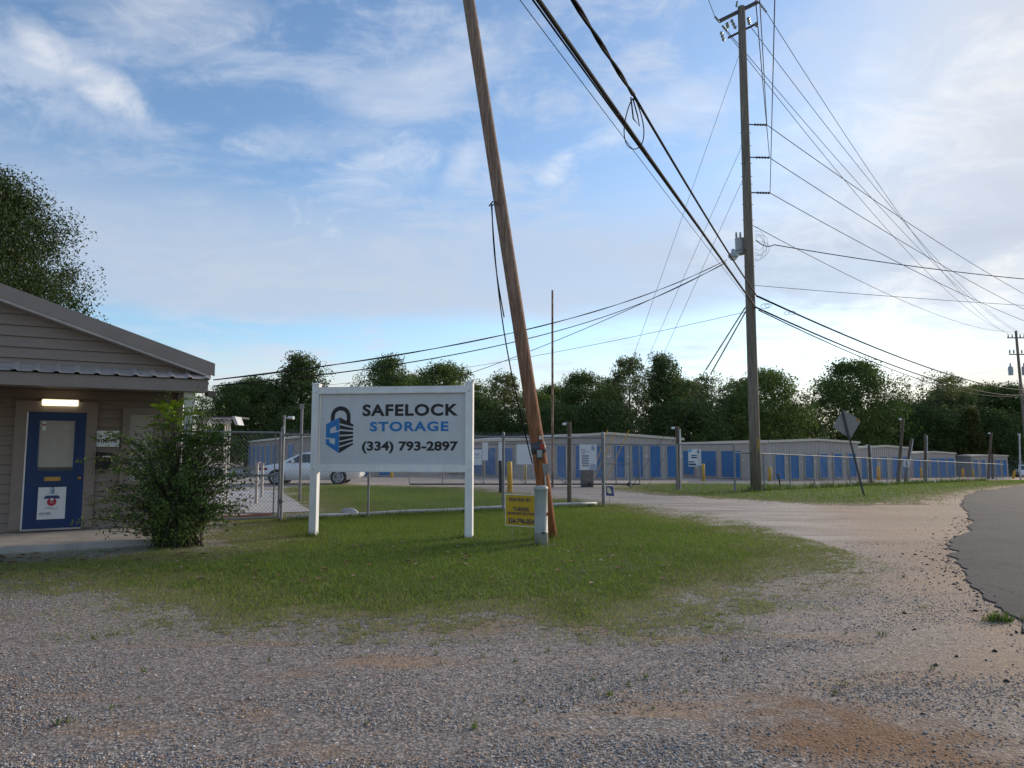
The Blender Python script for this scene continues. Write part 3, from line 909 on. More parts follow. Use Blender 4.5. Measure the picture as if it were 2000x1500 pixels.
storage('storage building with cream roof trim and five blue doors below the conical tree', xy(1779, 76), xy(1866, 79.5), xy(1735, 90), -1.42, 2.58, 0.18, [(1782, 1796), (1799, 1812), (1816, 1829), (1832, 1845), (1849, 1862)], [], 2.05, 1.8, M_STORE_TRIM, M_STORE)
storage('farthest storage building, plain grey side wall left of its narrow doors', xy(1898, 90), xy(1968, 93), xy(1865, 100), -1.82, 2.62, 0.1, [(1901, 1908), (1915, 1923), (1931, 1940), (1944, 1952), (1956, 1964)], [], 2.1, 1.8, M_STORE_TRIM, M_STORE_GREY)

sheet('yard_paving', [xy(1345, 46), xy(1440, 46), xy(1500, 47.5), xy(1680, 54), xy(1780, 60), xy(1868, 72), xy(1970, 84), xy(1975, 72), xy(1860, 56), xy(1740, 43.5), xy(1640, 38), xy(1500, 36), xy(1345, 37)], M_YARD, 0.012)

# ================================================================== OFFICE
OFF_AZ = 60.0
OD = Vector((math.sin(rad(OFF_AZ)), math.cos(rad(OFF_AZ)), 0))      # along the front, to the right
ON = Vector((OD.y, -OD.x, 0))                                       # out of the front, towards the viewer
A0 = Vector((-7.5, 10.55, 0))                                       # the front edge of the porch in picture column 0
office = thing('office', 'taupe sided office with gable end, recessed porch and blue door', 'building', A0, math.atan2(OD.y, OD.x))
# local frame: x along the front (0 at picture edge, right end 3.0), -y towards the viewer
XR, DEEP, PORCH = 2.62, 11.0, 2.2
XL = -9.0
RISE = 0.33
rz = lambda x: 2.84 + (3.0 - x) * RISE if x > -3.2 else 2.84 + (3.0 + 3.2) * RISE - (-3.2 - x) * RISE
WALLY = PORCH
part('porch_slab', MB().box(((XL + XR) / 2, PORCH / 2 + 0.02, 0.02), (XR - XL + 0.1, PORCH + 0.12, 0.16)), M_SLAB, office)
# lap siding of the porch back wall, board by board
bh = 0.165
board = {}


def siding(x0, x1, z, y, tilt=True):
    key = round(x1 - x0, 3)
    if key not in board:
        mb = MB()
        Lb = x1 - x0
        mb.add([(0, -0.040, 0.006), (Lb, -0.040, 0.006), (Lb, -0.006, bh), (0, -0.006, bh), (0, 0.012, 0), (Lb, 0.012, 0), (Lb, 0.012, bh), (0, 0.012, bh)],
               [(0, 1, 2, 3), (7, 6, 5, 4), (0, 4, 5, 1), (3, 2, 6, 7), (0, 3, 7, 4), (1, 5, 6, 2)])
        board[key] = mb.mesh('siding_board', M_SIDING)
    return link('siding_board', board[key], wall, (x0, y, z))


wall = part('wall', MB().box(((XL + XR) / 2, WALLY + 0.08, 1.4), (XR - XL, 0.12, 2.7)).box((XR - 0.06, (WALLY + DEEP) / 2, 1.4), (0.12, DEEP - WALLY - 0.2, 2.7)).box(((XL + XR) / 2, DEEP, 1.4), (XR - XL, 0.12, 2.7)).box((XL + 0.06, (WALLY + DEEP) / 2, 1.4), (0.12, DEEP - WALLY - 0.2, 2.7)), M_TRIM, office)
z = 0.10
while z < 2.55:
    siding(-3.0, XR, z, WALLY)
    z += bh
# gable: boards that shorten under the rake
gz = 2.72
gy = 0.10
part('gable_wall', MB().prism([(XL + 2.4, 2.60), (XR, 2.60), (XR, rz(XR) - 0.10), (-3.2, rz(-3.2) - 0.10), (XL + 2.4, rz(XL + 2.4) - 0.1)], gy + 0.005, gy + 0.12), M_TRIM, office)
while gz < 4.7:
    xr = min(XR, 3.0 - (gz + 0.10 - 2.84) / RISE - 0.12)
    if xr < -2.9:
        break
    mb = MB()
    x0 = -3.1
    xr2 = xr - bh / RISE
    mb.add([(x0, -0.040, 0.006), (xr, -0.040, 0.006), (xr2, -0.006, bh), (x0, -0.006, bh), (x0, 0.0, 0), (xr, 0.0, 0), (xr2, 0.0, bh), (x0, 0.0, bh)],
           [(0, 1, 2, 3), (7, 6, 5, 4), (0, 4, 5, 1), (3, 2, 6, 7), (0, 3, 7, 4), (1, 5, 6, 2)])
    part('siding_board', mb, M_SIDING, office.children[[c.name.split('.')[0] for c in office.children].index('gable_wall')], loc=(0, gy, gz))
    gz += bh
# main roof with wide rake board
rf = MB()
prof = [(2.84, rz(2.86) - 0.04), (-3.2, rz(-3.2)), (XL - 0.3, rz(XL - 0.3))]
pts = [(x, zz_) for (x, zz_) in prof] + [(x, zz_ + 0.10) for (x, zz_) in reversed(prof)]
rf.prism(pts, -0.16, DEEP + 0.3)
roof = part('roof', rf, M_FASCIA, office)
rk = MB()
rk.prism([(2.86, rz(2.86) - 0.16), (2.86, rz(2.86) + 0.05), (-3.2, rz(-3.2) + 0.11), (-3.2, rz(-3.2) - 0.10)], -0.20, -0.165)
part('rake_board', rk, M_FASCIA, roof)
rt = MB()
rt.prism([(2.80, rz(2.80) - 0.205), (2.80, rz(2.80) - 0.162), (-3.2, rz(-3.2) - 0.10), (-3.2, rz(-3.2) - 0.145)], -0.19, 0.07)
part('rake_trim', rt, M_TIN, roof)
part('eave_board', MB().box((2.80, DEEP / 2, rz(2.86) - 0.10), (0.05, DEEP, 0.19)), M_FASCIA, roof)
part('soffit', MB().box((2.66, DEEP / 2 + 0.1, 2.72), (0.28, DEEP, 0.03)), M_TRIM, roof)
# pent roof of ribbed tin over the porch beam
pent = MB()
prof = []
xx = -3.2
while xx < 2.62:
    for (dx_, dz_) in ((0, 0), (0.17, 0), (0.195, 0.022), (0.235, 0.022), (0.26, 0)):
        prof.append((xx + dx_, dz_))
    xx += 0.26
n = len(prof)
vs = [(x, -0.36, 2.655 + dz_) for (x, dz_) in prof] + [(x, gy - 0.01, 2.80 + dz_) for (x, dz_) in prof]
pent.add(vs, [(i, i + 1, n + i + 1, n + i) for i in range(n - 1)])
vs = [(x, -0.36, 2.647 + dz_) for (x, dz_) in prof] + [(x, gy - 0.01, 2.792 + dz_) for (x, dz_) in prof]
pent.add(vs, [(i, n + i, n + i + 1, i + 1) for i in range(n - 1)])
part('pent_roof', pent, M_TIN, office)
part('porch_beam', MB().box((-0.25, -0.27, 2.545), (6.0, 0.10, 0.19)).box((-0.25, -0.1, 2.47), (5.95, 0.26, 0.04)), M_TRIM, office)
part('porch_ceiling', MB().box((-0.4, PORCH / 2 + 0.05, 2.62), (6.4, PORCH + 0.1, 0.04)), M_TRIM, office)
part('porch_post', MB().box((XR - 0.12, -0.06, 1.28), (0.13, 0.13, 2.38)).box((XR - 0.12, -0.06, 2.36), (0.17, 0.17, 0.20)), M_WHITE, office)
part('corner_trim', MB().box((XR - 0.05, WALLY - 0.03, 1.35), (0.10, 0.09, 2.5)), M_TRIM, office)

# what hangs on the porch wall; columns of the picture give the place along it
Wa = A0 + ON * (-WALLY); Wb = Wa + OD * 3


def wx(u):
    return on_line(Wa, Wb, u) * 3.0


def wz(u, v):
    t = wx(u)
    p = Wa + OD * t
    return at(u, v, p.y).z


dx0, dx1 = wx(48), wx(165)
dz0, dz1 = wz(105, 1031), wz(105, 806)
dw, dh = dx1 - dx0, dz1 - dz0
dm = (dx0 + dx1) / 2
yw = WALLY - 0.03
door = part('door', MB().box((dm, yw - 0.03, (dz0 + dz1) / 2), (dw, 0.045, dh)), M_DOORBLUE, office)
gx0, gx1, gz0, gz1 = wx(74), wx(143), wz(105, 919), wz(105, 822)
part('window_frame', MB().box((gx0 - 0.02, yw - 0.06, (gz0 + gz1) / 2), (0.04, 0.03, gz1 - gz0 + 0.08)).box((gx1 + 0.02, yw - 0.06, (gz0 + gz1) / 2), (0.04, 0.03, gz1 - gz0 + 0.08)).box(((gx0 + gx1) / 2, yw - 0.06, gz0 - 0.02), (gx1 - gx0, 0.03, 0.04)).box(((gx0 + gx1) / 2, yw - 0.06, gz1 + 0.02), (gx1 - gx0, 0.03, 0.04)), M_DOORBLUE, door)
bl = MB()
nsl = 30
for i in range(nsl):
    bl.box(((gx0 + gx1) / 2, yw - 0.052, gz0 + 0.06 + (gz1 - gz0 - 0.06) * (i + 0.5) / nsl), (gx1 - gx0, 0.004, (gz1 - gz0) / nsl * 0.88))
part('blind', bl, M_BLIND, door)
part('glass', MB().box(((gx0 + gx1) / 2, yw - 0.0535, gz0 + 0.028), (gx1 - gx0, 0.003, 0.055)), M_GLASS, door)
part('sticker', MB().box((wx(83), yw - 0.060, wz(83, 832)), (0.055, 0.003, 0.16)), M_PAPER, door)
part('sticker', MB().box((wx(83), yw - 0.063, wz(83, 830)), (0.048, 0.003, 0.03)), M_RED, door)
part('notice', MB().box((wx(128), yw - 0.060, wz(128, 832)), (0.12, 0.003, 0.12)), M_BLIND, door)
part('mail_slot', MB().box((wx(105), yw - 0.062, wz(105, 935)), (0.24, 0.018, 0.07)).box((wx(105), yw - 0.072, wz(105, 935)), (0.20, 0.01, 0.045)), M_BRASS, door)
part('door_knob', MB().lathe([(0.012, 0), (0.012, 0.03), (0.03, 0.04), (0.032, 0.06), (0.02, 0.075)], 12), M_BRASS, door, True, (wx(157), yw - 0.05, wz(157, 933)), (rad(90), 0, 0))
lp0, lp1, lq0, lq1 = wx(70), wx(146), wz(105, 1022), wz(105, 948)
part('lower_moulding', MB().box((lp0, yw - 0.058, (lq0 + lq1) / 2), (0.03, 0.015, lq1 - lq0)).box((lp1, yw - 0.058, (lq0 + lq1) / 2), (0.03, 0.015, lq1 - lq0)).box(((lp0 + lp1) / 2, yw - 0.058, lq0), (lp1 - lp0, 0.015, 0.03)).box(((lp0 + lp1) / 2, yw - 0.058, lq1), (lp1 - lp0, 0.015, 0.03)), M_DOORBLUE, door)
tm = MB()
tm.box((dx0 - 0.085, yw - 0.02, dz0 + dh / 2 + 0.05), (0.17, 0.075, dh + 0.12)).box((dx1 + 0.085, yw - 0.02, dz0 + dh / 2 + 0.05), (0.17, 0.075, dh + 0.12)).box((dm, yw - 0.022, dz1 + 0.10), (dw + 0.34, 0.075, 0.19))
part('door_trim', tm, M_TRIM, office)
part('weather_strip', MB().box((dx0 + 0.012, yw - 0.056, dz0 + dh / 2), (0.022, 0.012, dh)), M_WHITE, office)
part('threshold', MB().box((dm, yw - 0.06, dz0 - 0.012), (dw, 0.12, 0.03)), M_TIN, office)
# window right of the door
ax0, ax1, az0, az1 = wx(250), wx(300), wz(270, 940), wz(270, 810)
am = (ax0 + ax1) / 2
win = part('window', MB().box((ax0 - 0.06, yw - 0.015, (az0 + az1) / 2), (0.12, 0.07, az1 - az0 + 0.24)).box((ax1 + 0.06, yw - 0.015, (az0 + az1) / 2), (0.12, 0.07, az1 - az0 + 0.24)).box((am, yw - 0.017, az1 + 0.06), (ax1 - ax0, 0.07, 0.12)).box((am, yw - 0.017, az0 - 0.06), (ax1 - ax0, 0.07, 0.12)), M_TRIM, office)
bl = MB()
for i in range(40):
    bl.box((am, yw - 0.012, az0 + (az1 - az0) * (i + 0.5) / 40), (ax1 - ax0, 0.006, (az1 - az0) / 40 * 0.85))
part('blind', bl, M_BLIND, win)


def text(body, mname, material, parent, x0, x1, z0, z1, y, bold=0.0, spacing=1.0):
    """lettering fitted to a box in the parent's x,z plane, facing -y"""
    cu = bpy.data.curves.new(mname, 'FONT')
    cu.body = body
    cu.size = 1.0
    cu.offset = bold
    cu.space_character = spacing
    cu.extrude = 0.004
    cu.resolution_u = 6
    tmp = bpy.data.objects.new('tmp_text', cu)
    COL.objects.link(tmp)
    bpy.context.view_layer.update()
    me = bpy.data.meshes.new_from_object(tmp.evaluated_get(bpy.context.evaluated_depsgraph_get()))
    bpy.data.objects.remove(tmp)
    n = len(me.vertices)
    co = np.empty(n * 3, dtype=np.float32)
    me.vertices.foreach_get('co', co)
    co = co.reshape(-1, 3)
    mn, mx = co.min(0), co.max(0)
    out = np.empty_like(co)
    out[:, 0] = x0 + (co[:, 0] - mn[0]) / (mx[0] - mn[0]) * (x1 - x0)
    out[:, 2] = z0 + (co[:, 1] - mn[1]) / (mx[1] - mn[1]) * (z1 - z0)
    out[:, 1] = y - (co[:, 2] - mn[2]) * 0.35
    me.vertices.foreach_set('co', out.ravel())
    me.materials.clear()
    me.materials.append(material)
    me.update()
    me.name = mname
    return link(mname, me, parent)


# poster on the door
def padlock(mbB, mbK, cx, cz, s, y):
    """the blue and black padlock emblem in x,z, s = units per emblem pixel; y front plane"""
    def q(mb, pts, dy=0.0):
        P = [(cx + (a - 443) * s, cz - (b - 510) * s) for a, b in pts]
        area = sum(P[i][0] * P[(i + 1) % len(P)][1] - P[(i + 1) % len(P)][0] * P[i][1] for i in range(len(P)))
        if area < 0:
            P = P[::-1]
        mb.prism(P, y - dy, y + 0.003)
    for pts in ([(327, 465), (440, 410), (440, 466), (362, 502)], [(327, 465), (362, 502), (362, 540), (327, 548)], [(412, 480), (440, 466), (440, 514), (412, 518)],
                [(327, 548), (440, 526), (440, 588), (327, 573)], [(408, 584), (440, 588), (440, 642), (404, 634)], [(327, 630), (360, 616), (404, 634), (440, 642), (440, 702)], [(327, 586), (358, 590), (360, 616), (327, 630)]):
        q(mbB, pts)
    for (l0, l1, r0, r1) in ((410, 457, 468, 487), (472, 506, 499, 515), (520, 553, 529, 547), (566, 602, 560, 577), (614, 646, 590, 606), (658, 702, 619, 632)):
        q(mbK, [(443, l0), (560, r0), (560, r1), (443, l1)])
    n = 18
    arc = lambda R, Rz, a: (451 + R * math.cos(a), 402 - Rz * math.sin(a))
    for i in range(n):
        a, b = math.pi * i / n, math.pi * (i + 1) / n
        q(mbK, [arc(84, 84, a), arc(84, 84, b), arc(52, 50, b), arc(52, 50, a)])
    q(mbK, [(503, 402), (535, 402), (535, 462), (503, 447)])
    q(mbK, [(367, 402), (399, 402), (399, 427), (367, 444)])


def tiny_logo(parent, cx, cz, s, y):
    B, K2 = MB(), MB()
    padlock(B, K2, cx, cz, s, y)
    part('emblem', B, M_PALEBLUE, parent)
    part('emblem', K2, M_NAVY, parent)


px0, px1, pz0, pz1 = wx(79), wx(133), wz(105, 1013), wz(105, 951)
pst = part('poster', MB().box(((px0 + px1) / 2, yw - 0.069, (pz0 + pz1) / 2), (px1 - px0, 0.006, pz1 - pz0)), M_PAPER, door, label='white payment poster fixed on the lower door')
pc, pw_, ph_ = (px0 + px1) / 2, px1 - px0, pz1 - pz0
tiny_logo(pst, pc, pz1 - 0.10 * ph_, 0.00030, yw - 0.073)
text('SAFELOCK', 'lettering', M_GREYTXT, pst, pc - 0.17 * pw_, pc + 0.17 * pw_, pz1 - 0.21 * ph_, pz1 - 0.185 * ph_, yw - 0.073)
part('banner', MB().prism([(pc - 0.31 * pw_, pz1 - 0.36 * ph_), (pc + 0.31 * pw_, pz1 - 0.36 * ph_), (pc + 0.22 * pw_, pz1 - 0.26 * ph_), (pc - 0.22 * pw_, pz1 - 0.26 * ph_)], yw - 0.076, yw - 0.071), M_NAVY, pst)
part('red_badge', MB().lathe([(0.001, 0), (0.17 * pw_, 0), (0.17 * pw_, 0.003), (0.001, 0.004)], 20), M_RED, pst, False, (pc, yw - 0.073, pz1 - 0.46 * ph_), (rad(90), 0, 0))
part('badge_notch', MB().box((pc, yw - 0.078, pz1 - 0.385 * ph_), (0.11 * pw_, 0.003, 0.07 * ph_)), M_PAPER, pst)
for i in range(4):
    part('badge_tick', MB().box((pc + (i - 1.5) * 0.035 * pw_, yw - 0.078, pz1 - 0.48 * ph_), (0.012 * pw_, 0.003, 0.035 * ph_)), M_PAPER, pst)
text('SCAN HERE', 'lettering', M_NAVY, pst, pc - 0.42 * pw_, pc - 0.02 * pw_, pz1 - 0.83 * ph_, pz1 - 0.79 * ph_, yw - 0.073, 0.02)
text('FOR PAYMENT', 'lettering', M_GREYTXT, pst, pc - 0.42 * pw_, pc - 0.02 * pw_, pz1 - 0.875 * ph_, pz1 - 0.85 * ph_, yw - 0.073)
part('text_line', MB().box((pc, yw - 0.073, pz1 - 0.67 * ph_), (0.5 * pw_, 0.002, 0.008)).box((pc - 0.03, yw - 0.073, pz1 - 0.63 * ph_), (0.25 * pw_, 0.002, 0.008)), M_GREYTXT, pst)

# things hung on the wall: top-level
def wallpos(u, v, out=0.0):
    p = Wa + OD * wx(u) + ON * (0.03 + out)
    return Vector((p.x, p.y, at(u, v, (Wa + OD * wx(u)).y).z))


lamp = thing('wall_light', 'lit bar shaped wall light above the blue door', 'light', wallpos(112, 787), math.atan2(OD.y, OD.x))
part('housing', MB().box((0, -0.035, 0), (0.56, 0.05, 0.12)), M_WHITE, lamp)
part('diffuser', MB().box((0, -0.085, -0.005), (0.53, 0.06, 0.095)), M_LAMP, lamp)
ps = thing('payments_sign', 'small white framed payments sign beside the blue door', 'sign', wallpos(205, 857), math.atan2(OD.y, OD.x))
part('board', MB().box((0, -0.01, 0), (0.40, 0.02, 0.26)), M_PAPER, ps)
part('frame', MB().box((0, -0.02, 0.13), (0.42, 0.03, 0.03)).box((0, -0.02, -0.13), (0.42, 0.03, 0.03)).box((-0.2, -0.02, 0), (0.03, 0.032, 0.26)).box((0.2, -0.02, 0), (0.03, 0.032, 0.26)), M_WHITE, ps)
text('PAYMENTS', 'lettering', M_BLACK, ps, -0.17, 0.17, -0.07, 0.0, -0.022, 0.02)
mbx = thing('mailbox', 'black wall mailbox under the payments sign', 'mailbox', wallpos(203, 899), math.atan2(OD.y, OD.x))
part('box', MB().box((0, -0.07, -0.02), (0.22, 0.13, 0.26)), M_BLACK, mbx)
part('lid', MB().prism([(-0.12, 0.11), (0.12, 0.11), (0.12, 0.135), (-0.12, 0.155)], -0.15, 0.0), M_BLACK, mbx)
part('label_plate', MB().box((0.03, -0.138, 0.07), (0.12, 0.004, 0.02)), M_PAPER, mbx)
cam1 = thing('flood_light', 'small black flood light under the office roof corner', 'light', A0 + OD * 2.72 + ON * 0.02 + Vector((0, 0, 2.44)), math.atan2(OD.y, OD.x))
part('bracket', MB().tube([(0, 0, 0.12), (0.05, -0.03, 0.03)], 0.015), M_BLACK, cam1)
part('head', MB().box((0.10, -0.06, 0.0), (0.14, 0.10, 0.09), 0.4), M_BLACK, cam1)

# ---- latticed canopy and handrails behind the office
cn = gnd(440, 962)
CD = 17.5
c0 = at(404, 840, CD); c1 = at(458, 840, CD)
can = thing('canopy', 'small white latticed canopy on slim posts behind the office corner', 'canopy', (c0.x, CD, 0), 0)
cw = c1.x - c0.x
zt, zb = at(430, 817, CD).z, at(430, 826, CD).z
cm = MB()
cm.tube([(-0.6, 0, zt), (cw - 0.05, 0, zt)], 0.018).tube([(-0.6, 0, zb), (cw - 0.1, 0, zb)], 0.018)
k = -0.6
while k < cw - 0.15:
    cm.tube([(k, 0, zb), (k + 0.06, 0, zt)], 0.010, 6).tube([(k + 0.06, 0, zt), (k + 0.12, 0, zb)], 0.010, 6)
    k += 0.12
part('truss', cm, M_PIPE, can)
part('roof', MB().box((cw / 2 - 0.35, 0.45, zt + 0.03), (cw + 0.75, 0.9, 0.04)), M_DARKSTEEL, can)
part('gutter', MB().prism([(cw - 0.06, zt + 0.05), (cw + 0.02, zt + 0.05), (cw + 0.10, zb - 0.05), (cw + 0.03, zb - 0.05)], -0.05, 0.35), M_PIPE, can)
for (u) in (418, 431, 445):
    p = at(u, 900, CD)
    part('post', MB().tube([(p.x - c0.x, 0.05 + (445 - u) * 0.02, 0), (p.x - c0.x, 0.05 + (445 - u) * 0.02, zt)], 0.022), M_WHITE, can)
for i, (u, v0, v1) in enumerate([(500, 903, 985), (511, 905, 972)]):
    b = gnd(u, v1)
    t = thing('wooden_stake', ['pale wooden stake in front of the car bonnet, nearer the gate', 'pale wooden stake beside the car bonnet, farther from the gate'][i], 'stake', b)
    hgt = at(u, v0, b.y).z - b.z
    part('shaft', MB().box((0, 0, hgt / 2), (0.07, 0.07, hgt)), M_CONC, t)
    part('cap', MB().box((0, 0, hgt), (0.16, 0.09, 0.03)), M_CONC, t)

# brick edging below the gate: single bricks
be = thing('brick_edging', 'row of red bricks laid flat along the foot of the walk gate', 'edging', gnd(440, 1011))
b0, b1 = gnd(430, 1013), gnd(538, 1008)
dirb = (b1 - b0); Lb = dirb.length; dirb.normalize(); angb = math.atan2(dirb.y, dirb.x)
bme = MB().box((0, 0, 0.03), (0.195, 0.09, 0.06)).mesh('brick', M_BRICK)
rng = random.Random(8)
for rrow in range(2):
    nbr = int(Lb / 0.205)
    for i in range(nbr):
        q = b0 + dirb * (0.205 * (i + 0.5 + 0.5 * rrow)) + Vector((-dirb.y, dirb.x, 0)) * (0.1 * rrow)
        link('brick', bme, be, (q.x - be.location.x, q.y - be.location.y, rng.uniform(-0.008, 0.008)), (0, 0, angb + rng.uniform(-0.05, 0.05)))

# ================================================================== BIG SIGN
SLp, SRp = gnd(612, 1047), gnd(916, 1052)
sdv_ = (SRp - SLp); SW = sdv_.length; sang = math.atan2(sdv_.y, sdv_.x)
sign = thing('storage_sign', 'large grey storage sign with padlock emblem between two white posts', 'sign', SLp, sang)
ZT = at(612, 752, SLp.y).z
hp = 0.064
for x in (0, SW):
    pm = MB().box((x, 0, ZT / 2), (2 * hp, 2 * hp, ZT))
    po = part('post', pm, M_WHITE, sign)
    part('post_cap', MB().add([(x - 0.072, -0.072, ZT), (x + 0.072, -0.072, ZT), (x + 0.072, 0.072, ZT), (x - 0.072, 0.072, ZT), (x - 0.072, -0.072, ZT + 0.018), (x + 0.072, -0.072, ZT + 0.018), (x + 0.072, 0.072, ZT + 0.018), (x - 0.072, 0.072, ZT + 0.018), (x, 0, ZT + 0.045)],
                              [(0, 3, 2, 1), (0, 1, 5, 4), (1, 2, 6, 5), (2, 3, 7, 6), (3, 0, 4, 7), (4, 5, 8), (5, 6, 8), (6, 7, 8), (7, 4, 8)]), M_WHITE, po)
zc = lambda v: at(764, v, (SLp.y + SRp.y) / 2).z
z_top0, z_top1, z_bot1, z_bot0 = zc(755), zc(769), zc(908), zc(922)
inner0, inner1 = hp, SW - hp
for (za, zb_) in ((z_top1, z_top0), (z_bot0, z_bot1)):
    part('rail', MB().box((SW / 2, 0, (za + zb_) / 2), (SW - 2 * hp, 0.10, zb_ - za)).box((SW / 2, -0.055, za + 0.022), (SW - 2 * hp, 0.012, 0.03)), M_WHITE, sign)
part('panel', MB().box((SW / 2, 0.005, (z_top1 + z_bot1) / 2), (SW - 2 * hp - 0.02, 0.03, z_top1 - z_bot1 - 0.004)), M_PANEL, sign)
for x in (0, SW):
    for zq in ((z_top0 + z_top1) / 2 - 0.02, (z_bot0 + z_bot1) / 2):
        part('bolt', MB().lathe([(0.026, 0), (0.026, 0.008), (0.016, 0.02)], 8), M_WHITE, sign, False, (x, -hp, zq), (rad(90), 0, 0))
# emblem and lettering placed by their share of the panel
cxp = lambda a: inner0 + (a - 268) / (1500 - 268) * (inner1 - inner0)
czp = lambda b: z_top1 - (b - 208) / (808 - 208) * (z_top1 - z_bot1)
sx_ = (inner1 - inner0) / (1500 - 268)
LB, LK = MB(), MB()
padlock(LB, LK, cxp(443), czp(510), sx_, -0.0145)
emb = part('emblem', LB, M_LOGO, sign, label='blue half of the padlock emblem')
part('emblem', LK, M_BLACK, sign, label='black half of the padlock emblem')
text('SAFELOCK', 'lettering', M_BLACK, sign, cxp(637), cxp(1437), czp(398), czp(297), -0.0115, 0.036, 1.12)
text('STORAGE', 'lettering', M_LOGO, sign, cxp(702), cxp(1357), czp(527), czp(444), -0.0115, 0.036, 1.18)
text('(334) 793-2897', 'lettering', M_BLACK, sign, cxp(637), cxp(1437), czp(712), czp(610), -0.0115, 0.034, 1.02)

# ================================================================== FENCES
def wires(mb, L, z0, z1, pitch, rr, origin=0.0):
    """two crossing families of slanting wires in the x,z plane, with twisted tips above"""
    Hh = z1 - z0
    k = -Hh
    while k < L:
        for sgn in (1, -1):
            xa, xb = (k, k + Hh) if sgn > 0 else (k + Hh, k)
            za, zb_ = z0, z1
            p, q = [xa, za], [xb, zb_]
            def clip(p, q):
                if p[0] == q[0]:
                    return p, q
                for lim, side in ((0.0, -1), (L, 1)):
                    for a, b in ((p, q), (q, p)):
                        if (a[0] - lim) * side > 0:
                            tt = (lim - b[0]) / (a[0] - b[0])
                            a[1] = b[1] + tt * (a[1] - b[1]); a[0] = lim
                return p, q
            if max(xa, xb) <= 0 or min(xa, xb) >= L:
                continue
            p, q = clip(p, q)
            mb.tube([(p[0], 0.004 * sgn, p[1]), (q[0], 0.004 * sgn, q[1])], rr, 3, False)
        k += pitch
    return mb


def rotz_of(a, b):
    return math.atan2(b.y - a.y, b.x - a.x)


# --- front run: from the walk gate post to the end post
FA, FB = gnd(552, 1019), gnd(1180, 990)
FL_ = (FB - FA).length
fence1 = thing('chain_link_fence', 'chain link fence behind the big sign, ending at the drive', 'fence', FA, rotz_of(FA, FB), 'chain link fences')
FH = 1.84
mb = MB(); wires(mb, FL_, 0.06, FH + 0.06, 0.080, 0.0027)
k = 0
while k < FL_:
    mb.tube([(k, 0, FH + 0.05), (k + 0.02, 0, FH + 0.12)], 0.0022, 3, False).tube([(k + 0.05, 0, FH + 0.05), (k + 0.03, 0, FH + 0.12)], 0.0022, 3, False)
    k += 0.075
part('wire_mesh', mb, M_WIRE, fence1)
part('top_rail', MB().tube([(0, 0.03, FH), (FL_, 0.03, FH)], 0.022), M_GALV, fence1)
for u, rr, hh in ((552, 0.042, FH + 0.10), (722, 0.028, FH), (985, 0.035, FH + 0.05), (1180, 0.045, FH + 0.08)):
    tpos = on_line(FA, FB, u) * FL_
    po = part('post', MB().tube([(tpos, 0.05, -0.1), (tpos, 0.05, hh)], rr, 10), M_GALV, fence1)
    part('post_cap', MB().lathe([(rr * 1.15, 0), (rr * 1.15, 0.03), (rr * 0.6, 0.07), (0.006, 0.09)], 10, (tpos, 0.05, hh)), M_GALV, po)
for tpos in (FL_,):
    for zq in (0.3, 0.75, 1.2, 1.6):
        part('clamp_band', MB().tube([(tpos, 0.05, zq), (tpos, 0.05, zq + 0.03)], 0.052, 10), M_GALV, fence1)
pa, pb = gnd(560, 1016), gnd(1165, 987)
pp = MB().tube([(pa.x + (pb.x - pa.x) * i / 14, pa.y + (pb.y - pa.y) * i / 14, 0.065 + 0.01 * math.sin(i * 1.7)) for i in range(15)], 0.037, 10)
tag(part('ground_pipe', pp, M_PIPE, None, True), 'long pale pipe lying on the grass along the foot of the fence', 'pipe')
rag = MB()
q = gnd(682, 1006)
rng = random.Random(3)
rag.lathe([(0.02, 0.0), (0.16, 0.01), (0.13, 0.08), (0.09, 0.12), (0.02, 0.15)], 12)
rag.v = [(v[0] * 1.5 + rng.uniform(-0.03, 0.03), v[1] * 0.6 + rng.uniform(-0.03, 0.03), v[2] + rng.uniform(-0.015, 0.015)) for v in rag.v]
tag(part('crumpled_bag', rag, M_PIPE, None, True, (q.x, q.y - 0.03, 0.02)), 'crumpled grey plastic bag caught on the pale pipe', 'bag')

# --- walk gate left of it
GAl = FA + (FA - FB).normalized() * 1.9
gate = thing('walk_gate', 'chain link walk gate with pipe frame beside the shrub', 'gate', GAl, rotz_of(GAl, FA))
GWd = 1.9 - 0.09
GH = 1.88
mb = MB(); wires(mb, GWd, 0.1, GH, 0.080, 0.0027)
part('wire_mesh', mb, M_WIRE, gate)
for x in (0.0, GWd):
    part('stile', MB().tube([(x, 0, 0.08), (x, 0, GH)], 0.026, 10), M_GALV, gate)
part('stile', MB().tube([(GWd - 0.11, 0, 0.08), (GWd - 0.11, 0, GH)], 0.014, 8), M_GALV, gate)
for zq in (0.1, 0.98, GH):
    part('rail', MB().tube([(0, 0, zq), (GWd, 0, zq)], 0.022, 10), M_GALV, gate)
part('latch', MB().box((GWd + 0.03, 0, 0.42), (0.12, 0.03, 0.03)).tube([(GWd + 0.02, -0.03, 0.36), (GWd + 0.02, -0.03, 0.48)], 0.012, 8), M_DARKSTEEL, gate)
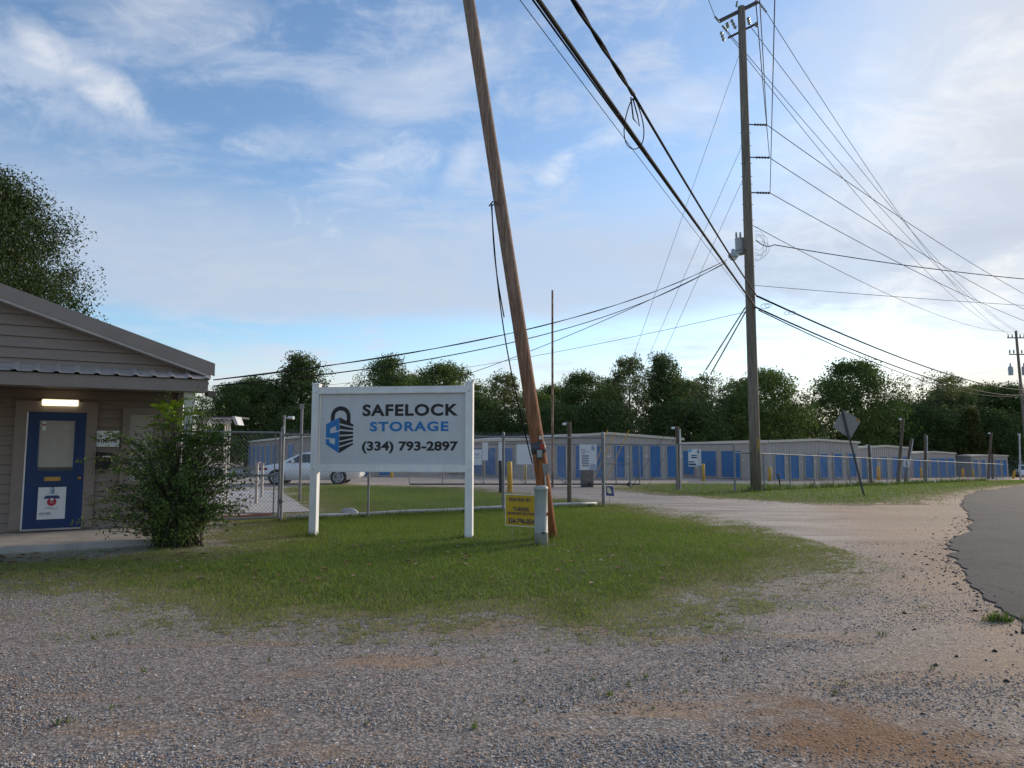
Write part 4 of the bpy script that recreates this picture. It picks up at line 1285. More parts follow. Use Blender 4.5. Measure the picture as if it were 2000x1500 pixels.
# pipe with a camera tied to the gate post
q = FA + Vector((-0.06, 0.10, 0))
cp = thing('camera_pipe', 'thin grey pipe with small white camera beside the gate post', 'camera pole', q)
ch = at(549, 811, q.y).z
part('pipe', MB().tube([(0, 0, 0), (0, 0, ch)], 0.024, 8), M_GALV, cp)
part('camera', MB().tube([(0.02, 0, ch - 0.06), (0.10, 0, ch - 0.05)], 0.014, 8).tube([(0.10, -0.02, ch - 0.05), (0.22, -0.06, ch - 0.06)], [0.03, 0.036], 10), M_PAPER, cp)
q = gnd(585, 978)
sp = thing('sign_post', 'slim steel post with narrow plate standing inside the fence', 'post', q)
ch = at(587, 793, q.y).z
part('shaft', MB().box((0, 0, ch / 2), (0.07, 0.04, ch)), M_GALV, sp)
part('plate', MB().box((0, -0.03, ch - 0.02), (0.13, 0.012, 0.16)), M_SIGNBACK, sp)

# --- sliding drive gate further in
GD = 30.5
g0, g1 = at(800, 946, GD), at(1250, 946, GD)
dg = thing('sliding_gate', 'long sliding chain link gate across the gravel drive', 'gate', (g0.x, GD, float(terrain(g0.x, GD))), 0)
GL = g1.x - g0.x
gt = 1.78
mb = MB(); wires(mb, GL, 0.14, gt, 0.10, 0.003)
part('wire_mesh', mb, M_WIRE, dg)
for zq, rr in ((0.10, 0.035), (gt, 0.028), (0.95, 0.018)):
    x0 = 0 if zq != 0.95 else at(1170, 900, GD).x - g0.x
    part('rail', MB().tube([(x0, 0, zq), (GL, 0, zq)], rr, 8), M_GALV if zq > 0.2 else M_DARKSTEEL, dg)
for u in (800, 865, 945, 1027, 1105, 1178, 1203, 1249):
    x = at(u, 900, GD).x - g0.x
    part('upright', MB().tube([(x, 0, 0.1), (x, 0, gt)], 0.024, 8), M_GALV, dg)
for (ua, ub) in ((865, 945), (945, 1027), (1027, 1105)):
    xa, xb = at(ua, 900, GD).x - g0.x, at(ub, 900, GD).x - g0.x
    part('brace', MB().tube([(xa, 0.01, gt), (xb, 0.01, 0.1)], 0.018, 8), M_GALV, dg)
for u in (1150, 1228):
    x = at(u, 900, GD).x - g0.x
    part('roller', MB().tube([(x, -0.06, 0.10), (x, -0.02, 0.10)], 0.09, 12), M_RUBBER, dg)


def board_on(name, label, u0, u1, v0, v1, D, rows=None, logo=False, rzb=0.0):
    a, b = at(u0, v1, D), at(u1, v0, D)
    t = thing(name, label, 'sign', ((a.x + b.x) / 2, D, a.z), rzb)
    wd, hh = b.x - a.x, b.z - a.z
    part('board', MB().box((0, 0, hh / 2), (wd, 0.012, hh)), M_PAPER, t)
    return t, wd, hh


t, wd, hh = board_on('poster_board', 'white poster with list of grey bars on the sliding gate above the dark kiosk', 1132, 1165, 868, 918, GD - 0.12)
tiny_logo(t, 0.28 * wd, 0.86 * hh, 0.0006, -0.008)
for i, s_ in enumerate(('BOOK', 'YOUR UNIT', 'TODAY')):
    text(s_, 'lettering', M_NAVY, t, -0.40 * wd, (-0.15 if i != 1 else 0.10) * wd, (0.775 - 0.075 * i) * hh, (0.815 - 0.075 * i) * hh, -0.008, 0.02)
for i in range(5):
    part('text_bar', MB().box((-0.16 * wd, -0.008, (0.55 - 0.095 * i) * hh), (0.40 * wd, 0.004, 0.06 * hh)), M_GREYTXT, t)
part('corner_print', MB().prism([(0.02 * wd, 0.01 * hh), (0.49 * wd, 0.01 * hh), (0.49 * wd, 0.20 * hh), (0.15 * wd, 0.26 * hh)], -0.009, -0.006), mat('poster_lilac', (0.36, 0.42, 0.55), 0.5), t)
t, wd, hh = board_on('poster_board', 'white notice on the sliding gate just right of the big sign post', 917, 941, 878, 908, GD - 0.12)
text('OUT', 'lettering', M_NAVY, t, -0.1 * wd, 0.35 * wd, 0.62 * hh, 0.74 * hh, -0.008, 0.02)
part('text_bar', MB().box((0, -0.008, 0.47 * hh), (0.98 * wd, 0.004, 0.03 * hh)), M_PALEBLUE, t)
board_on('plain_panel', 'narrow plain white panel on the sliding gate, left of the pair', 942, 953, 864, 899, GD - 0.12)
board_on('plain_panel', 'narrow plain white panel on the sliding gate, right of the pair', 974, 984, 863, 899, GD - 0.12)
board_on('cloth_sheet', 'wide pale sheet hung on the sliding gate left of the leaning pole', 1009, 1041, 868, 907, GD - 0.12)
q = gnd(1143, 950)
ko = thing('keypad_kiosk', 'dark grey keypad kiosk standing under the white poster', 'kiosk', (q.x, GD + 0.6, float(terrain(q.x, GD + 0.6))))
part('body', MB().box((0, 0, 0.38), (0.52, 0.35, 0.76)), M_DARKSTEEL, ko)
part('top', MB().prism([(-0.28, 0.76), (0.28, 0.76), (0.24, 0.84), (-0.24, 0.84)], -0.2, 0.2), M_DARKSTEEL, ko)

# --- fence from the gate to the corner post, then along the road
CORN = gnd(1437, 963)
G2 = Vector((at(1232, 946, GD - 0.3).x, GD - 0.3, 0))


def fence_run(label, A, B, H, posts, pitch, wr, post_r=0.03, rail_mat=M_GALV, corner=None, steps=1):
    L_ = (Vector((B.x, B.y, 0)) - Vector((A.x, A.y, 0))).length
    za, zb_ = float(terrain(A.x, A.y)), float(terrain(B.x, B.y))
    T = thing('chain_link_fence', label, 'fence', (A.x, A.y, 0), rotz_of(A, B), 'chain link fences')
    zg = lambda s: float(terrain(A.x + (B.x - A.x) * s / L_, A.y + (B.y - A.y) * s / L_))
    mb = MB(); wires(mb, L_, 0.04, H, pitch, wr)
    vs = []
    for v in mb.v:
        vs.append((v[0], v[1], v[2] + zg(min(max(v[0], 0), L_))))
    mb.v = vs
    part('wire_mesh', mb, M_WIRE, T)
    n = max(2, int(L_ / 2))
    part('top_rail', MB().tube([(L_ * i / n, 0, H + zg(L_ * i / n)) for i in range(n + 1)], 0.024, 8), rail_mat, T)
    for s in posts:
        part('post', MB().tube([(s, 0.04, zg(s) - 0.1), (s, 0.04, zg(s) + H + 0.02)], post_r, 8), M_GALV, T)
    return T, L_


A_, B_ = CORN, Vector((at(1232, 946, GD - 0.4).x, GD - 0.4, 0))
Lx = (B_ - Vector((CORN.x, CORN.y, 0))).length
f2, _ = fence_run('chain link fence between the sliding gate and the tall utility pole', A_, B_, 1.80, [0.0, Lx * 0.52, Lx], 0.09, 0.0028, 0.04)
kq = on_line(A_, B_, 1357)
pq = Vector((A_.x, A_.y, 0)).lerp(B_, kq)
t, wd, hh = board_on('poster_board', 'white poster with blue corner on the fence left of the tall utility pole', 1345, 1369, 877, 911, pq.y - 0.08)
tiny_logo(t, 0.25 * wd, 0.84 * hh, 0.00042, -0.008)
part('corner_print', MB().prism([(-0.49 * wd, 0.80 * hh), (-0.28 * wd, 0.83 * hh), (-0.18 * wd, 0.99 * hh), (-0.49 * wd, 0.99 * hh)], -0.009, -0.006), M_PALEBLUE, t)
part('corner_print', MB().prism([(0.16 * wd, 0.01 * hh), (0.49 * wd, 0.01 * hh), (0.49 * wd, 0.07 * hh), (0.18 * wd, 0.05 * hh)], -0.009, -0.006), M_PALEBLUE, t)
for (x0, x1, z0_, z1_) in ((-0.28, 0.16, 0.60, 0.66), (-0.30, 0.18, 0.47, 0.55), (-0.48, -0.06, 0.23, 0.30), (-0.48, 0.08, 0.06, 0.17)):
    part('text_bar', MB().box(((x0 + x1) / 2 * wd, -0.008, (z0_ + z1_) / 2 * hh), ((x1 - x0) * wd, 0.004, (z1_ - z0_) * hh)), M_NAVY, t)
RB = Vector((47.0, 69.0, 0))
Lr = (RB - Vector((CORN.x, CORN.y, 0))).length
posts = []
for u in (1493, 1543, 1590, 1628, 1660, 1695, 1732, 1772, 1806, 1838, 1856, 1873, 1890, 1908, 1925, 1945, 1960):
    posts.append(on_line(CORN, RB, u) * Lr)
fence_run('long low chain link fence running along the road past the storage rows', CORN, RB, 1.48, [p for p in posts if 0 < p < Lr], 0.12, 0.0017, 0.026, mat('dull_rail', (0.19, 0.195, 0.20), 0.7, 0.15))

# ================================================================== POLES
def pole_px(name, label, cat, ub, vb, ut, vt, r0, r1, material, D=None, lean_depth=0.0, n=14, z_under=0.3):
    b = gnd(ub, vb) if D is None else None
    if D is not None:
        b = at(ub, vb, D); b.z = float(terrain(b.x, b.y))
    tpt = at(ut, vt, b.y + lean_depth)
    T = thing(name, label, cat, b)
    d = tpt - b
    pts = [(d.x * k / 8, d.y * k / 8, d.z * k / 8) for k in range(9)]
    pts[0] = (pts[0][0], pts[0][1], -z_under)
    po = part('shaft', MB().tube(pts, [r0 + (r1 - r0) * k / 8 for k in range(9)], n), material, T, True)
    return T, b, d


# the leaning pole
lp, LPB, LPD = pole_px('utility_pole', 'leaning weathered wooden pole beside the big sign', 'utility pole', 1079, 1054, 906, -60, 0.122, 0.108, M_POLE_LEAN, n=20)


def along(B, Dv, zw):
    k = (zw - B.z) / Dv.z
    return Vector((Dv.x * k, Dv.y * k, zw - B.z))


def lean_at(v):
    z = at(1050, v, LPB.y).z
    return along(LPB, LPD, z)


ca = lean_at(874)
ax = LPD.normalized()
part('dark_band', MB().tube([ca - ax * 0.10, ca + ax * 0.09], 0.128, 20), M_DARKSTEEL, lp, True)
cb = lean_at(872)
part('red_tag', MB().box((cb.x + 0.07, cb.y - 0.115, cb.z), (0.08, 0.03, 0.10)), mat('red_tag', (0.35, 0.04, 0.02), 0.5), lp)
cb = lean_at(855)
part('pale_tag', MB().box((cb.x + 0.07, cb.y - 0.10, cb.z), (0.07, 0.03, 0.06)), M_STORE_TRIM, lp)
cb = lean_at(887)
bx = part('meter_box', MB().box((cb.x + 0.0, cb.y - 0.15, cb.z), (0.10, 0.09, 0.16)), M_DARKSTEEL, lp)
part('meter_face', MB().box((cb.x + 0.0, cb.y - 0.20, cb.z + 0.01), (0.085, 0.012, 0.12)), M_PORCELAIN, bx)
cb = lean_at(915)
part('metal_bracket', MB().box((cb.x + 0.07, cb.y - 0.16, cb.z), (0.09, 0.02, 0.16)).tube([(cb.x + 0.02, cb.y - 0.17, cb.z + 0.08), (cb.x + 0.05, cb.y - 0.17, cb.z - 0.12), (cb.x + 0.06, cb.y - 0.18, cb.z - 0.30)], 0.016, 8).tube([(cb.x + 0.12, cb.y - 0.17, cb.z + 0.08), (cb.x + 0.06, cb.y - 0.17, cb.z - 0.12)], 0.012, 8), M_SIGNBACK, lp)
for (va, vb2, offx, sw) in ((400, 620, -0.15, 0.02), (400, 905, -0.16, -0.05)):
    p0, p1 = lean_at(va), lean_at(vb2)
    pts = []
    for i in range(15):
        tt = i / 14
        q = p0.lerp(p1, tt)
        bow = math.sin(math.pi * tt) * (-0.13 if vb2 > 700 else -0.05)
        ex = offx * (1 - tt) + (-0.14 if vb2 > 700 else -0.24) * tt
        pts.append((q.x + ex + bow, q.y - 0.02, q.z))
    part('loose_cable', MB().tube(pts, 0.011, 6), M_CABLE, lp, True)
p0 = lean_at(400)
part('hook', MB().tube([(p0.x - 0.20, p0.y - 0.04, p0.z - 0.04), (p0.x - 0.13, p0.y - 0.04, p0.z + 0.05)], 0.014, 6).tube([(p0.x - 0.16, p0.y - 0.06, p0.z - 0.06), (p0.x - 0.08, p0.y - 0.10, p0.z + 0.02), (p0.x - 0.02, p0.y - 0.11, p0.z - 0.05)], 0.010, 6), M_DARKSTEEL, lp)
part('ground_conduit', MB().tube([(-0.17, -0.04, -0.1), (-0.17, -0.04, 0.45)], 0.02, 8), M_SIGNBACK, lp)

# grey plastic pedestal in front of it
q = gnd(1057, 1066)
ped = thing('cable_pedestal', 'grey green round cable pedestal in front of the leaning pole', 'pedestal', q)
ph = at(1057, 948, q.y).z
part('tube', MB().lathe([(0.108, -0.1), (0.108, 0.20), (0.112, 0.205), (0.112, 0.22), (0.106, 0.225), (0.104, ph - 0.10), (0.110, ph - 0.09)], 24), M_PEDESTAL, ped, True)
part('cap', MB().lathe([(0.112, ph - 0.09), (0.113, ph - 0.03), (0.09, ph - 0.008), (0.01, ph)], 24), M_PEDESTAL, ped, True)
part('orange_sticker', MB().box((0.096, -0.05, 0.50), (0.02, 0.03, 0.05)), mat('orange_sticker', (0.45, 0.10, 0.02), 0.5), ped)
part('lock', MB().box((0.03, -0.115, 0.215), (0.05, 0.02, 0.03)), M_DARKSTEEL, ped)
bare = MB()
bare.lathe([(0.02, 0.006), (0.25, 0.014), (0.34, 0.006)], 18)
so = part('bare_soil', bare, mat('bare_soil', (0.12, 0.085, 0.06), 0.95, 0.3, 20, bump=0.6), None, False, (q.x + 0.03, q.y + 0.02, 0.012))
so['kind'] = 'structure'

# yellow yard sign
a, b = at(988, 1018, 12.25), at(1049, 973, 11.95)
ys_ = thing('yard_sign', 'yellow fencing company yard sign beside the leaning pole', 'sign', (a.x, a.y, 0), math.atan2(b.y - a.y, b.x - a.x))
YW = math.hypot(b.x - a.x, b.y - a.y)
yz0, yz1 = at(990, 1025, 12.25).z, at(988, 966, 12.25).z
part('board', MB().box((YW / 2, 0, (yz0 + yz1) / 2), (YW, 0.01, yz1 - yz0)), M_SIGNYEL, ys_)
part('white_edge', MB().box((YW / 2, 0.002, (yz0 + yz1) / 2), (YW + 0.025, 0.006, yz1 - yz0 + 0.025)), M_PAPER, ys_)
for x in (0.12, YW - 0.14):
    part('wire_leg', MB().tube([(x, 0.006, -0.05), (x, 0.006, yz0 + 0.1)], 0.004, 6), M_GALV, ys_)
yh = yz1 - yz0
M_NAVYINK = mat('navy_ink', (0.025, 0.02, 0.09), 0.5, 0.05)
text('FENCING BY:', 'lettering', M_NAVYINK, ys_, 0.11 * YW, 0.82 * YW, yz1 - 0.21 * yh, yz1 - 0.09 * yh, -0.007, 0.015)
text('TURNER', 'lettering', M_NAVYINK, ys_, 0.24 * YW, 0.76 * YW, yz1 - 0.53 * yh, yz1 - 0.40 * yh, -0.007, 0.015)
text('BOUNDARY SOLUTIONS', 'lettering', M_NAVYINK, ys_, 0.07 * YW, 0.97 * YW, yz1 - 0.65 * yh, yz1 - 0.56 * yh, -0.007, 0.01)
text('334-796-0545', 'lettering', M_NAVYINK, ys_, 0.08 * YW, 0.98 * YW, yz1 - 0.94 * yh, yz1 - 0.77 * yh, -0.007, 0.02)

# small blue garden flag sign by the end post
q = gnd(1191, 988)
fl = thing('garden_sign', 'small blue sign with pale state outline by the fence end post', 'sign', q, 0.15)
part('board', MB().add([(-0.10, 0, 0.28), (0.13, 0, 0.26), (0.10, 0, 0.53), (-0.10, 0, 0.54), (-0.10, 0.012, 0.28), (0.13, 0.012, 0.26), (0.10, 0.012, 0.53), (-0.10, 0.012, 0.54)], [(0, 1, 2, 3), (7, 6, 5, 4), (0, 4, 5, 1), (1, 5, 6, 2), (2, 6, 7, 3), (3, 7, 4, 0)]), mat('sign_blue', (0.05, 0.075, 0.22), 0.5), fl)
part('state_outline', MB().prism([(-0.07, 0.50), (-0.01, 0.50), (0.05, 0.40), (0.06, 0.34), (0.0, 0.33), (-0.05, 0.35), (-0.075, 0.42)], -0.006, 0.0), mat('cream_print', (0.62, 0.58, 0.42), 0.5), fl)
part('stake', MB().tube([(0, 0.006, -0.05), (0, 0.006, 0.3)], 0.006, 6), M_GALV, fl)

# the tall pole
tp, TB, TD = pole_px('utility_pole', 'tall wooden utility pole carrying the crossarm, transformer and street lamp', 'utility pole', 1477, 961, 1448, 14, 0.21, 0.15, M_POLE_MAIN, n=20)


def tall_at(v):
    return along(TB, TD, at(1465, v, TB.y).z)


def px_on(u, v, dy=0.0):
    """a point near the tall pole, in the pole's own frame"""
    p = at(u, v, TB.y + dy)
    return p - TB


part('crossarm', MB().tube([px_on(1404, 42, 0.15), px_on(1480, 4, -0.15)], 0.085, 4), M_DARKSTEEL, tp)
part('crossarm', MB().tube([px_on(1422, 74, 0.12), px_on(1474, 48, -0.12)], 0.05, 4), M_DARKSTEEL, tp)


def insulator(p, q, nm='insulator', r=0.06, n=5, mt=None):
    p, q = Vector(p), Vector(q)
    mb = MB()
    pts, rs = [], []
    for i in range(n * 2 + 1):
        pts.append(p.lerp(q, i / (n * 2))); rs.append(r if i % 2 else r * 0.45)
    mb.tube(pts, rs, 8)
    return part(nm, mb, mt or M_PORCELAIN, tp)


for (ua, va, ub, vb) in ((1404, 42, 1396, 32), (1411, 50, 1420, 60), (1481, 3, 1497, 24), (1438, 14, 1440, 2)):
    insulator(px_on(ua, va, -0.1), px_on(ub, vb, -0.25), r=0.055)
for (ua, va, ub, vb) in ((1428, 38, 1437, 56), (1420, 44, 1422, 54), (1408, 62, 1414, 80), (1461, 34, 1464, 48), (1476, 44, 1479, 52)):
    insulator(px_on(ua, va, -0.2), px_on(ub, vb, -0.25), 'cutout', 0.075, 3)
STAND = []
for (v, u1) in ((243, 1498), (307, 1503), (376, 1504)):
    c = tall_at(v)
    e = px_on(u1, v + 1, -0.1)
    so_ = part('standoff', MB().tube([c, c.lerp(e, 0.45)], 0.025, 6), M_DARKSTEEL, tp)
    insulator(c.lerp(e, 0.40), e, 'standoff_insulator', 0.055, 5, M_DARKSTEEL)
    STAND.append(e + TB)
for v in (260, 285, 320, 345, 360, 400, 430, 520):
    c = tall_at(v)
    part('step_bolt', MB().tube([(c.x - 0.22, c.y - 0.02, c.z), (c.x + 0.22, c.y - 0.02, c.z)], 0.012, 6), M_DARKSTEEL, tp)
# transformer and street lamp
c = tall_at(480)
tr_ = part('transformer', MB().lathe([(0.17, 0), (0.18, 0.03), (0.18, 0.60), (0.19, 0.62), (0.19, 0.66), (0.05, 0.70)], 18, (c.x - 0.26, c.y + 0.28, c.z - 0.28)), M_TRANSF, tp, True)
for dx_ in (-0.10, 0.06):
    part('bushing', MB().lathe([(0.03, 0), (0.05, 0.04), (0.03, 0.08), (0.05, 0.12), (0.03, 0.16), (0.04, 0.22)], 10, (c.x - 0.30 + dx_, c.y + 0.25, c.z + 0.40)), M_PORCELAIN, tr_)
e = px_on(1432, 497, -0.5)
c2 = tall_at(492)
arm = part('lamp_arm', MB().tube([c2, c2.lerp(e, 0.4) + Vector((0, 0, 0.16)), e + Vector((0, 0, 0.12))], 0.026, 8), M_GALV, tp, True)
part('lamp_head', MB().lathe([(0.13, -0.16), (0.19, -0.10), (0.20, -0.02), (0.12, 0.05), (0.07, 0.10), (0.07, 0.20), (0.02, 0.22)], 16, tuple(e)), M_TRANSF, arm, True)
part('lamp_lens', MB().lathe([(0.05, -0.24), (0.12, -0.20), (0.135, -0.16)], 16, tuple(e)), M_PAPER, arm, True)
c = tall_at(868)
part('yellow_tag', MB().box((c.x + 0.06, c.y - 0.20, c.z), (0.06, 0.02, 0.42)), M_YEL, tp)
for k in range(4):
    part('tag_mark', MB().box((c.x + 0.06, c.y - 0.213, c.z + 0.15 - 0.10 * k), (0.03, 0.006, 0.045)), M_BLACK, tp)
loop = MB()
rng = random.Random(4)
for i in range(5):
    a0 = px_on(1474, 452 + i * 5, -0.2); a1 = px_on(1510 + rng.uniform(-14, 10), 450 + rng.uniform(-12, 22), -0.25); a2 = px_on(1505 + rng.uniform(-18, 8), 505 + rng.uniform(-8, 26), -0.25); a3 = px_on(1474, 486 + i * 6, -0.2)
    pts = []
    for k in range(13):
        tt = k / 12
        pts.append(a0 * (1 - tt) ** 3 + a1 * 3 * tt * (1 - tt) ** 2 * 1.0 + a2 * 3 * tt ** 2 * (1 - tt) + a3 * tt ** 3)
    loop.tube(pts, 0.006, 5)
part('jumper_loops', loop, M_CABLE, tp, True)

# the next pole of the line
fp, FPB, FPD = pole_px('utility_pole', 'distant utility pole with paired transformers at the edge of the road', 'utility pole', 2010, 932, 1984, 646, 0.20, 0.14, M_POLE_MAIN, D=89)
for z_, w_ in ((FPD.z - 0.9, 2.3), (FPD.z - 3.0, 2.2)):
    k = z_ / FPD.z
    part('crossarm', MB().box((FPD.x * k, FPD.y * k, z_), (w_, 0.12, 0.12)), M_DARKSTEEL, fp)
for sx2 in (-0.85, 0.85):
    part('transformer', MB().lathe([(0.27, 0), (0.28, 1.0), (0.10, 1.15), (0.08, 1.5)], 12, (FPD.x * 0.6 + sx2 - 0.3, 0, FPD.z - 5.6)), M_TRANSF, fp)
for sx2 in (-1.0, -0.5, 0.5, 1.0):
    part('insulator', MB().lathe([(0.05, 0), (0.09, 0.12), (0.05, 0.25), (0.08, 0.4)], 8, (FPD.x + sx2, 0, FPD.z - 0.85)), M_PORCELAIN, fp)
    part('cutout', MB().lathe([(0.06, 0), (0.09, 0.25), (0.05, 0.5)], 8, (FPD.x * 0.85 + sx2, 0, FPD.z - 2.9)), M_PORCELAIN, fp)

# smaller poles and posts
def small_pole(name, label, cat, ub, vb, ut, vt, r, material, lampside=None, D=None, conduit=False):
    r *= 0.78 if D else 1.0
    T, b, d = pole_px(name, label, cat, ub, vb, ut, vt, r, r * 0.85, material, D, n=10)
    if lampside:
        s = lampside
        sc = min(0.75, r / 0.16)
        arm_ = part('lamp_arm', MB().tube([(d.x, d.y, d.z - 0.10), (d.x + 0.18 * s * sc, d.y - 0.05, d.z - 0.02), (d.x + 0.34 * s * sc, d.y - 0.08, d.z - 0.06)], 0.02, 6), M_GALV, T)
        part('lamp_head', MB().lathe([(0.10 * sc, -0.10 * sc), (0.16 * sc, -0.03 * sc), (0.10 * sc, 0.06 * sc), (0.03 * sc, 0.09 * sc)], 12, (d.x + 0.36 * s * sc, d.y - 0.08, d.z - 0.06)), M_PAPER, arm_, True)
    if conduit:
        part('conduit', MB().tube([(r * 1.05, -r * 0.6, 0), (d.x + r * 1.0, d.y - r * 0.6, d.z - 0.1)], 0.035, 6), M_PIPE, T)
    return T


small_pole('yard_post', 'squat wooden yard post with small lamp, right behind the front fence', 'post', 1112, 985, 1112, 824, 0.066, M_POST_WOOD, -1)
small_pole('yard_post', 'brown wooden post with pale conduit and lamp left of the tall utility pole', 'post', 1324, 957, 1323, 833, 0.085, M_POST_WOOD, -1, conduit=True)
small_pole('rusty_pole', 'tall thin rusty steel pole standing behind the front fence', 'pole', 1079, 952, 1079, 567, 0.052, M_RUST)
small_pole('yard_post', 'short dark burnt looking post beside the yellow bollard at the gate', 'post', 978, 963, 977, 900, 0.065, mat('charred_wood', (0.025, 0.023, 0.022), 0.9, 0.3, 10), None)
small_pole('yard_post', 'straight yard post with lamp just right of the diamond sign', 'post', 1701, 945, 1697, 868, 0.10, M_POST_WOOD, -1, D=42, conduit=True)
small_pole('yard_post', 'leaning lamp pole between the storage rows with lamp pointing left', 'post', 1753, 941, 1764, 817, 0.13, M_POST_WOOD, -1, D=47)
small_pole('yard_post', 'leaning bare post carrying a small speed limit plate', 'post', 1767, 941, 1780, 855, 0.11, M_POST_WOOD, None, D=48.5, conduit=True)
small_pole('yard_post', 'straight bare post with pale conduit in front of the cream trimmed storage row', 'post', 1807, 943, 1807, 848, 0.12, M_POST_WOOD, None, D=49, conduit=True)
small_pole('yard_post', 'lamp pole before the farthest storage building', 'post', 1930, 938, 1936, 845, 0.16, M_POST_WOOD, -1, D=72)
small_pole('yard_post', 'stubby post beside the farthest lamp pole', 'post', 1939, 938, 1938, 886, 0.14, M_POST_WOOD, None, D=73)
small_pole('yard_post', 'pale lamp pole near the parked white truck', 'post', 1993, 935, 1991, 847, 0.10, M_PIPE, -1, D=70)
sb = at(1770, 905, 48.2)
sl = thing('speed_plate', 'small white speed limit plate on the leaning bare post', 'sign', sb, 0.1)
part('plate', MB().box((0, 0, 0), (0.42, 0.02, 0.48), 0, Matrix.Rotation(0.15, 3, 'Y')), M_PAPER, sl)
text('5', 'lettering', M_BLACK, sl, -0.07, 0.09, -0.15, 0.08, -0.013, 0.03)

# diamond road sign seen from behind
q = gnd(1690, 969)
ds = thing('diamond_sign', 'back of a diamond road sign on a tilted steel post', 'road sign', q)
tpd = at(1645, 799, q.y) - q
part('post', MB().tube([(0, 0, -0.2), tuple(tpd)], 0.036, 4), M_DARKSTEEL, ds)
axz = tpd.normalized(); cxz = Vector((axz.z, 0, -axz.x))
cc = at(1655, 828, q.y) - q + Vector((0, 0.05, 0))
hd = 0.53
hv = axz * hd; hu = cxz * hd
pl = [cc + hv, cc + hu, cc - hv, cc - hu]
# clipped corners
poly = []
for i in range(4):
    a, b, c_ = pl[i - 1], pl[i], pl[(i + 1) % 4]
    poly += [b.lerp(a, 0.08), b.lerp(c_, 0.08)]
mb = MB()
nq = len(poly)
mb.add([tuple(p) for p in poly] + [tuple(p + Vector((0, 0.006, 0))) for p in poly], [tuple(range(nq)), tuple(reversed(range(nq, 2 * nq)))] + [(i, nq + i, nq + (i + 1) % nq, (i + 1) % nq) for i in range(nq)])
part('plate', mb, M_SIGNBACK, ds)
part('orange_sticker', MB().box(tuple(cc + hu * 0.78 + hv * 0.06 - Vector((0, 0.006, 0))), (0.12, 0.004, 0.06), 0, Matrix.Rotation(0.6, 3, 'Y')), mat('orange_print', (0.45, 0.22, 0.02), 0.5), ds)

# yellow bollards
def bollard(label, ub, vb, vt, D, r=0.085, lean=0.0):
    b = at(ub, vb, D)
    z0 = b.z
    hh = at(ub, vt, D).z - z0
    t = tag(part('bollard', MB().lathe([(r, -0.3), (r, hh - 0.03), (r * 0.85, hh), (0.01, hh + 0.015)], 14), M_YEL, None, True, (b.x, D, z0), (0, lean, 0)), label, 'bollard', 'yellow steel bollards')
    return t


bollard('large yellow bollard nearest the sliding gate, beside the charred post', 996, 961, 902, 26.2, 0.095, -0.02)
bollard('yellow bollard behind the gate under the wide pale sheet', 1026, 936, 908, 42)
bollard('yellow bollard by the wide blue doors left of the tall pole', 1374, 938, 906, 44, 0.10)
bollard('yellow bollard just right of the tall pole at the building corner', 1504, 938, 913, 47.5, 0.10)
bollard('small yellow bollard seen under the big sign panel', 765, 932, 919, 43, 0.09)
bollard('yellow bollard in front of the five door storage building', 1716, 936, 912, 57, 0.12)
bollard('yellow bollard at the corner of the cream trimmed storage building', 1800, 934, 913, 73, 0.12)
bollard('yellow bollard against the plain grey side wall', 1881, 932, 916, 85, 0.15)
bollard('yellow bollard at the front corner of the farthest storage building', 1901, 931, 918, 87, 0.12)
bollard('yellow bollard leaning beside the parked white truck', 1980, 930, 919, 80, 0.12, 0.2)
q = gnd(1524, 953)
vp = part('vent_pipe', MB().tube([(0, 0, 0), (-0.05, 0, 0.55), (-0.08, -0.02, 0.62), (-0.16, -0.04, 0.60)], 0.035, 8), M_DARKSTEEL, None, True, (q.x, q.y, q.z))
tag(vp, 'short bent dark pipe sticking up behind the low fence', 'pipe')

# ================================================================== OVERHEAD WIRES
def wire(label, pts, r, sag=0.0, m=None, n=28, name='overhead_wire', twist=0, cat='wire'):
    """a hanging line through 3-D points with sag in every span"""
    P = []
    for i in range(len(pts) - 1):
        a, b = Vector(pts[i]), Vector(pts[i + 1])
        for k in range(n + (1 if i == len(pts) - 2 else 0)):
            t = k / n
            q = a.lerp(b, t); q.z -= sag * 4 * t * (1 - t)
            P.append(q)
    mb = MB()
    if twist:
        for ph in (0, math.pi):
            mb.tube([p + Vector((0.6 * r * math.cos(i * 0.9 + ph), 0, 0.6 * r * math.sin(i * 0.9 + ph))) for i, p in enumerate(P)], r * 0.7, 6)
    else:
        mb.tube(P, r, 6)
    return tag(part(name, mb, m or M_CABLE, None, True), label, cat, 'overhead lines at the tall pole')


def ext(a, b, k):
    a, b = Vector(a), Vector(b)
    return a + (b - a) * k


pA = at(1478, 578, TB.y - 0.2); pB = at(1476, 600, TB.y - 0.2); pC = at(1474, 595, TB.y - 0.25)
# thick cables coming in from over the viewer
nearA, nearB = at(1121, 0, 9.6), at(1056, 0, 9.2)
knot = at(1237, 185, 12.4)
wire('thick black cable bundle from the top of the picture to the hanging cable loop', [ext(knot, nearA, 2.6), knot], 0.034, 0.02, twist=1)
wire('black cable from the hanging loop down to the tall pole', [knot, pA], 0.026, 0.10)
wire('thick grey black cable left of the looped one, reaching the tall pole', [ext(pB, nearB, 1.6), pB], 0.034, 0.05, mat('grey_cable', (0.05, 0.048, 0.042), 0.85, spec=0.1))
wire('thinner black cable just beneath the thick grey one', [ext(pC, at(1046, 0, 9.2), 1.5), pC], 0.014, 0.06)
wire('thinnest line lowest of the cables coming from overhead', [ext(pC, at(1028, 0, 9.4), 1.5), at(1472, 600, TB.y - 0.2)], 0.006, 0.08)
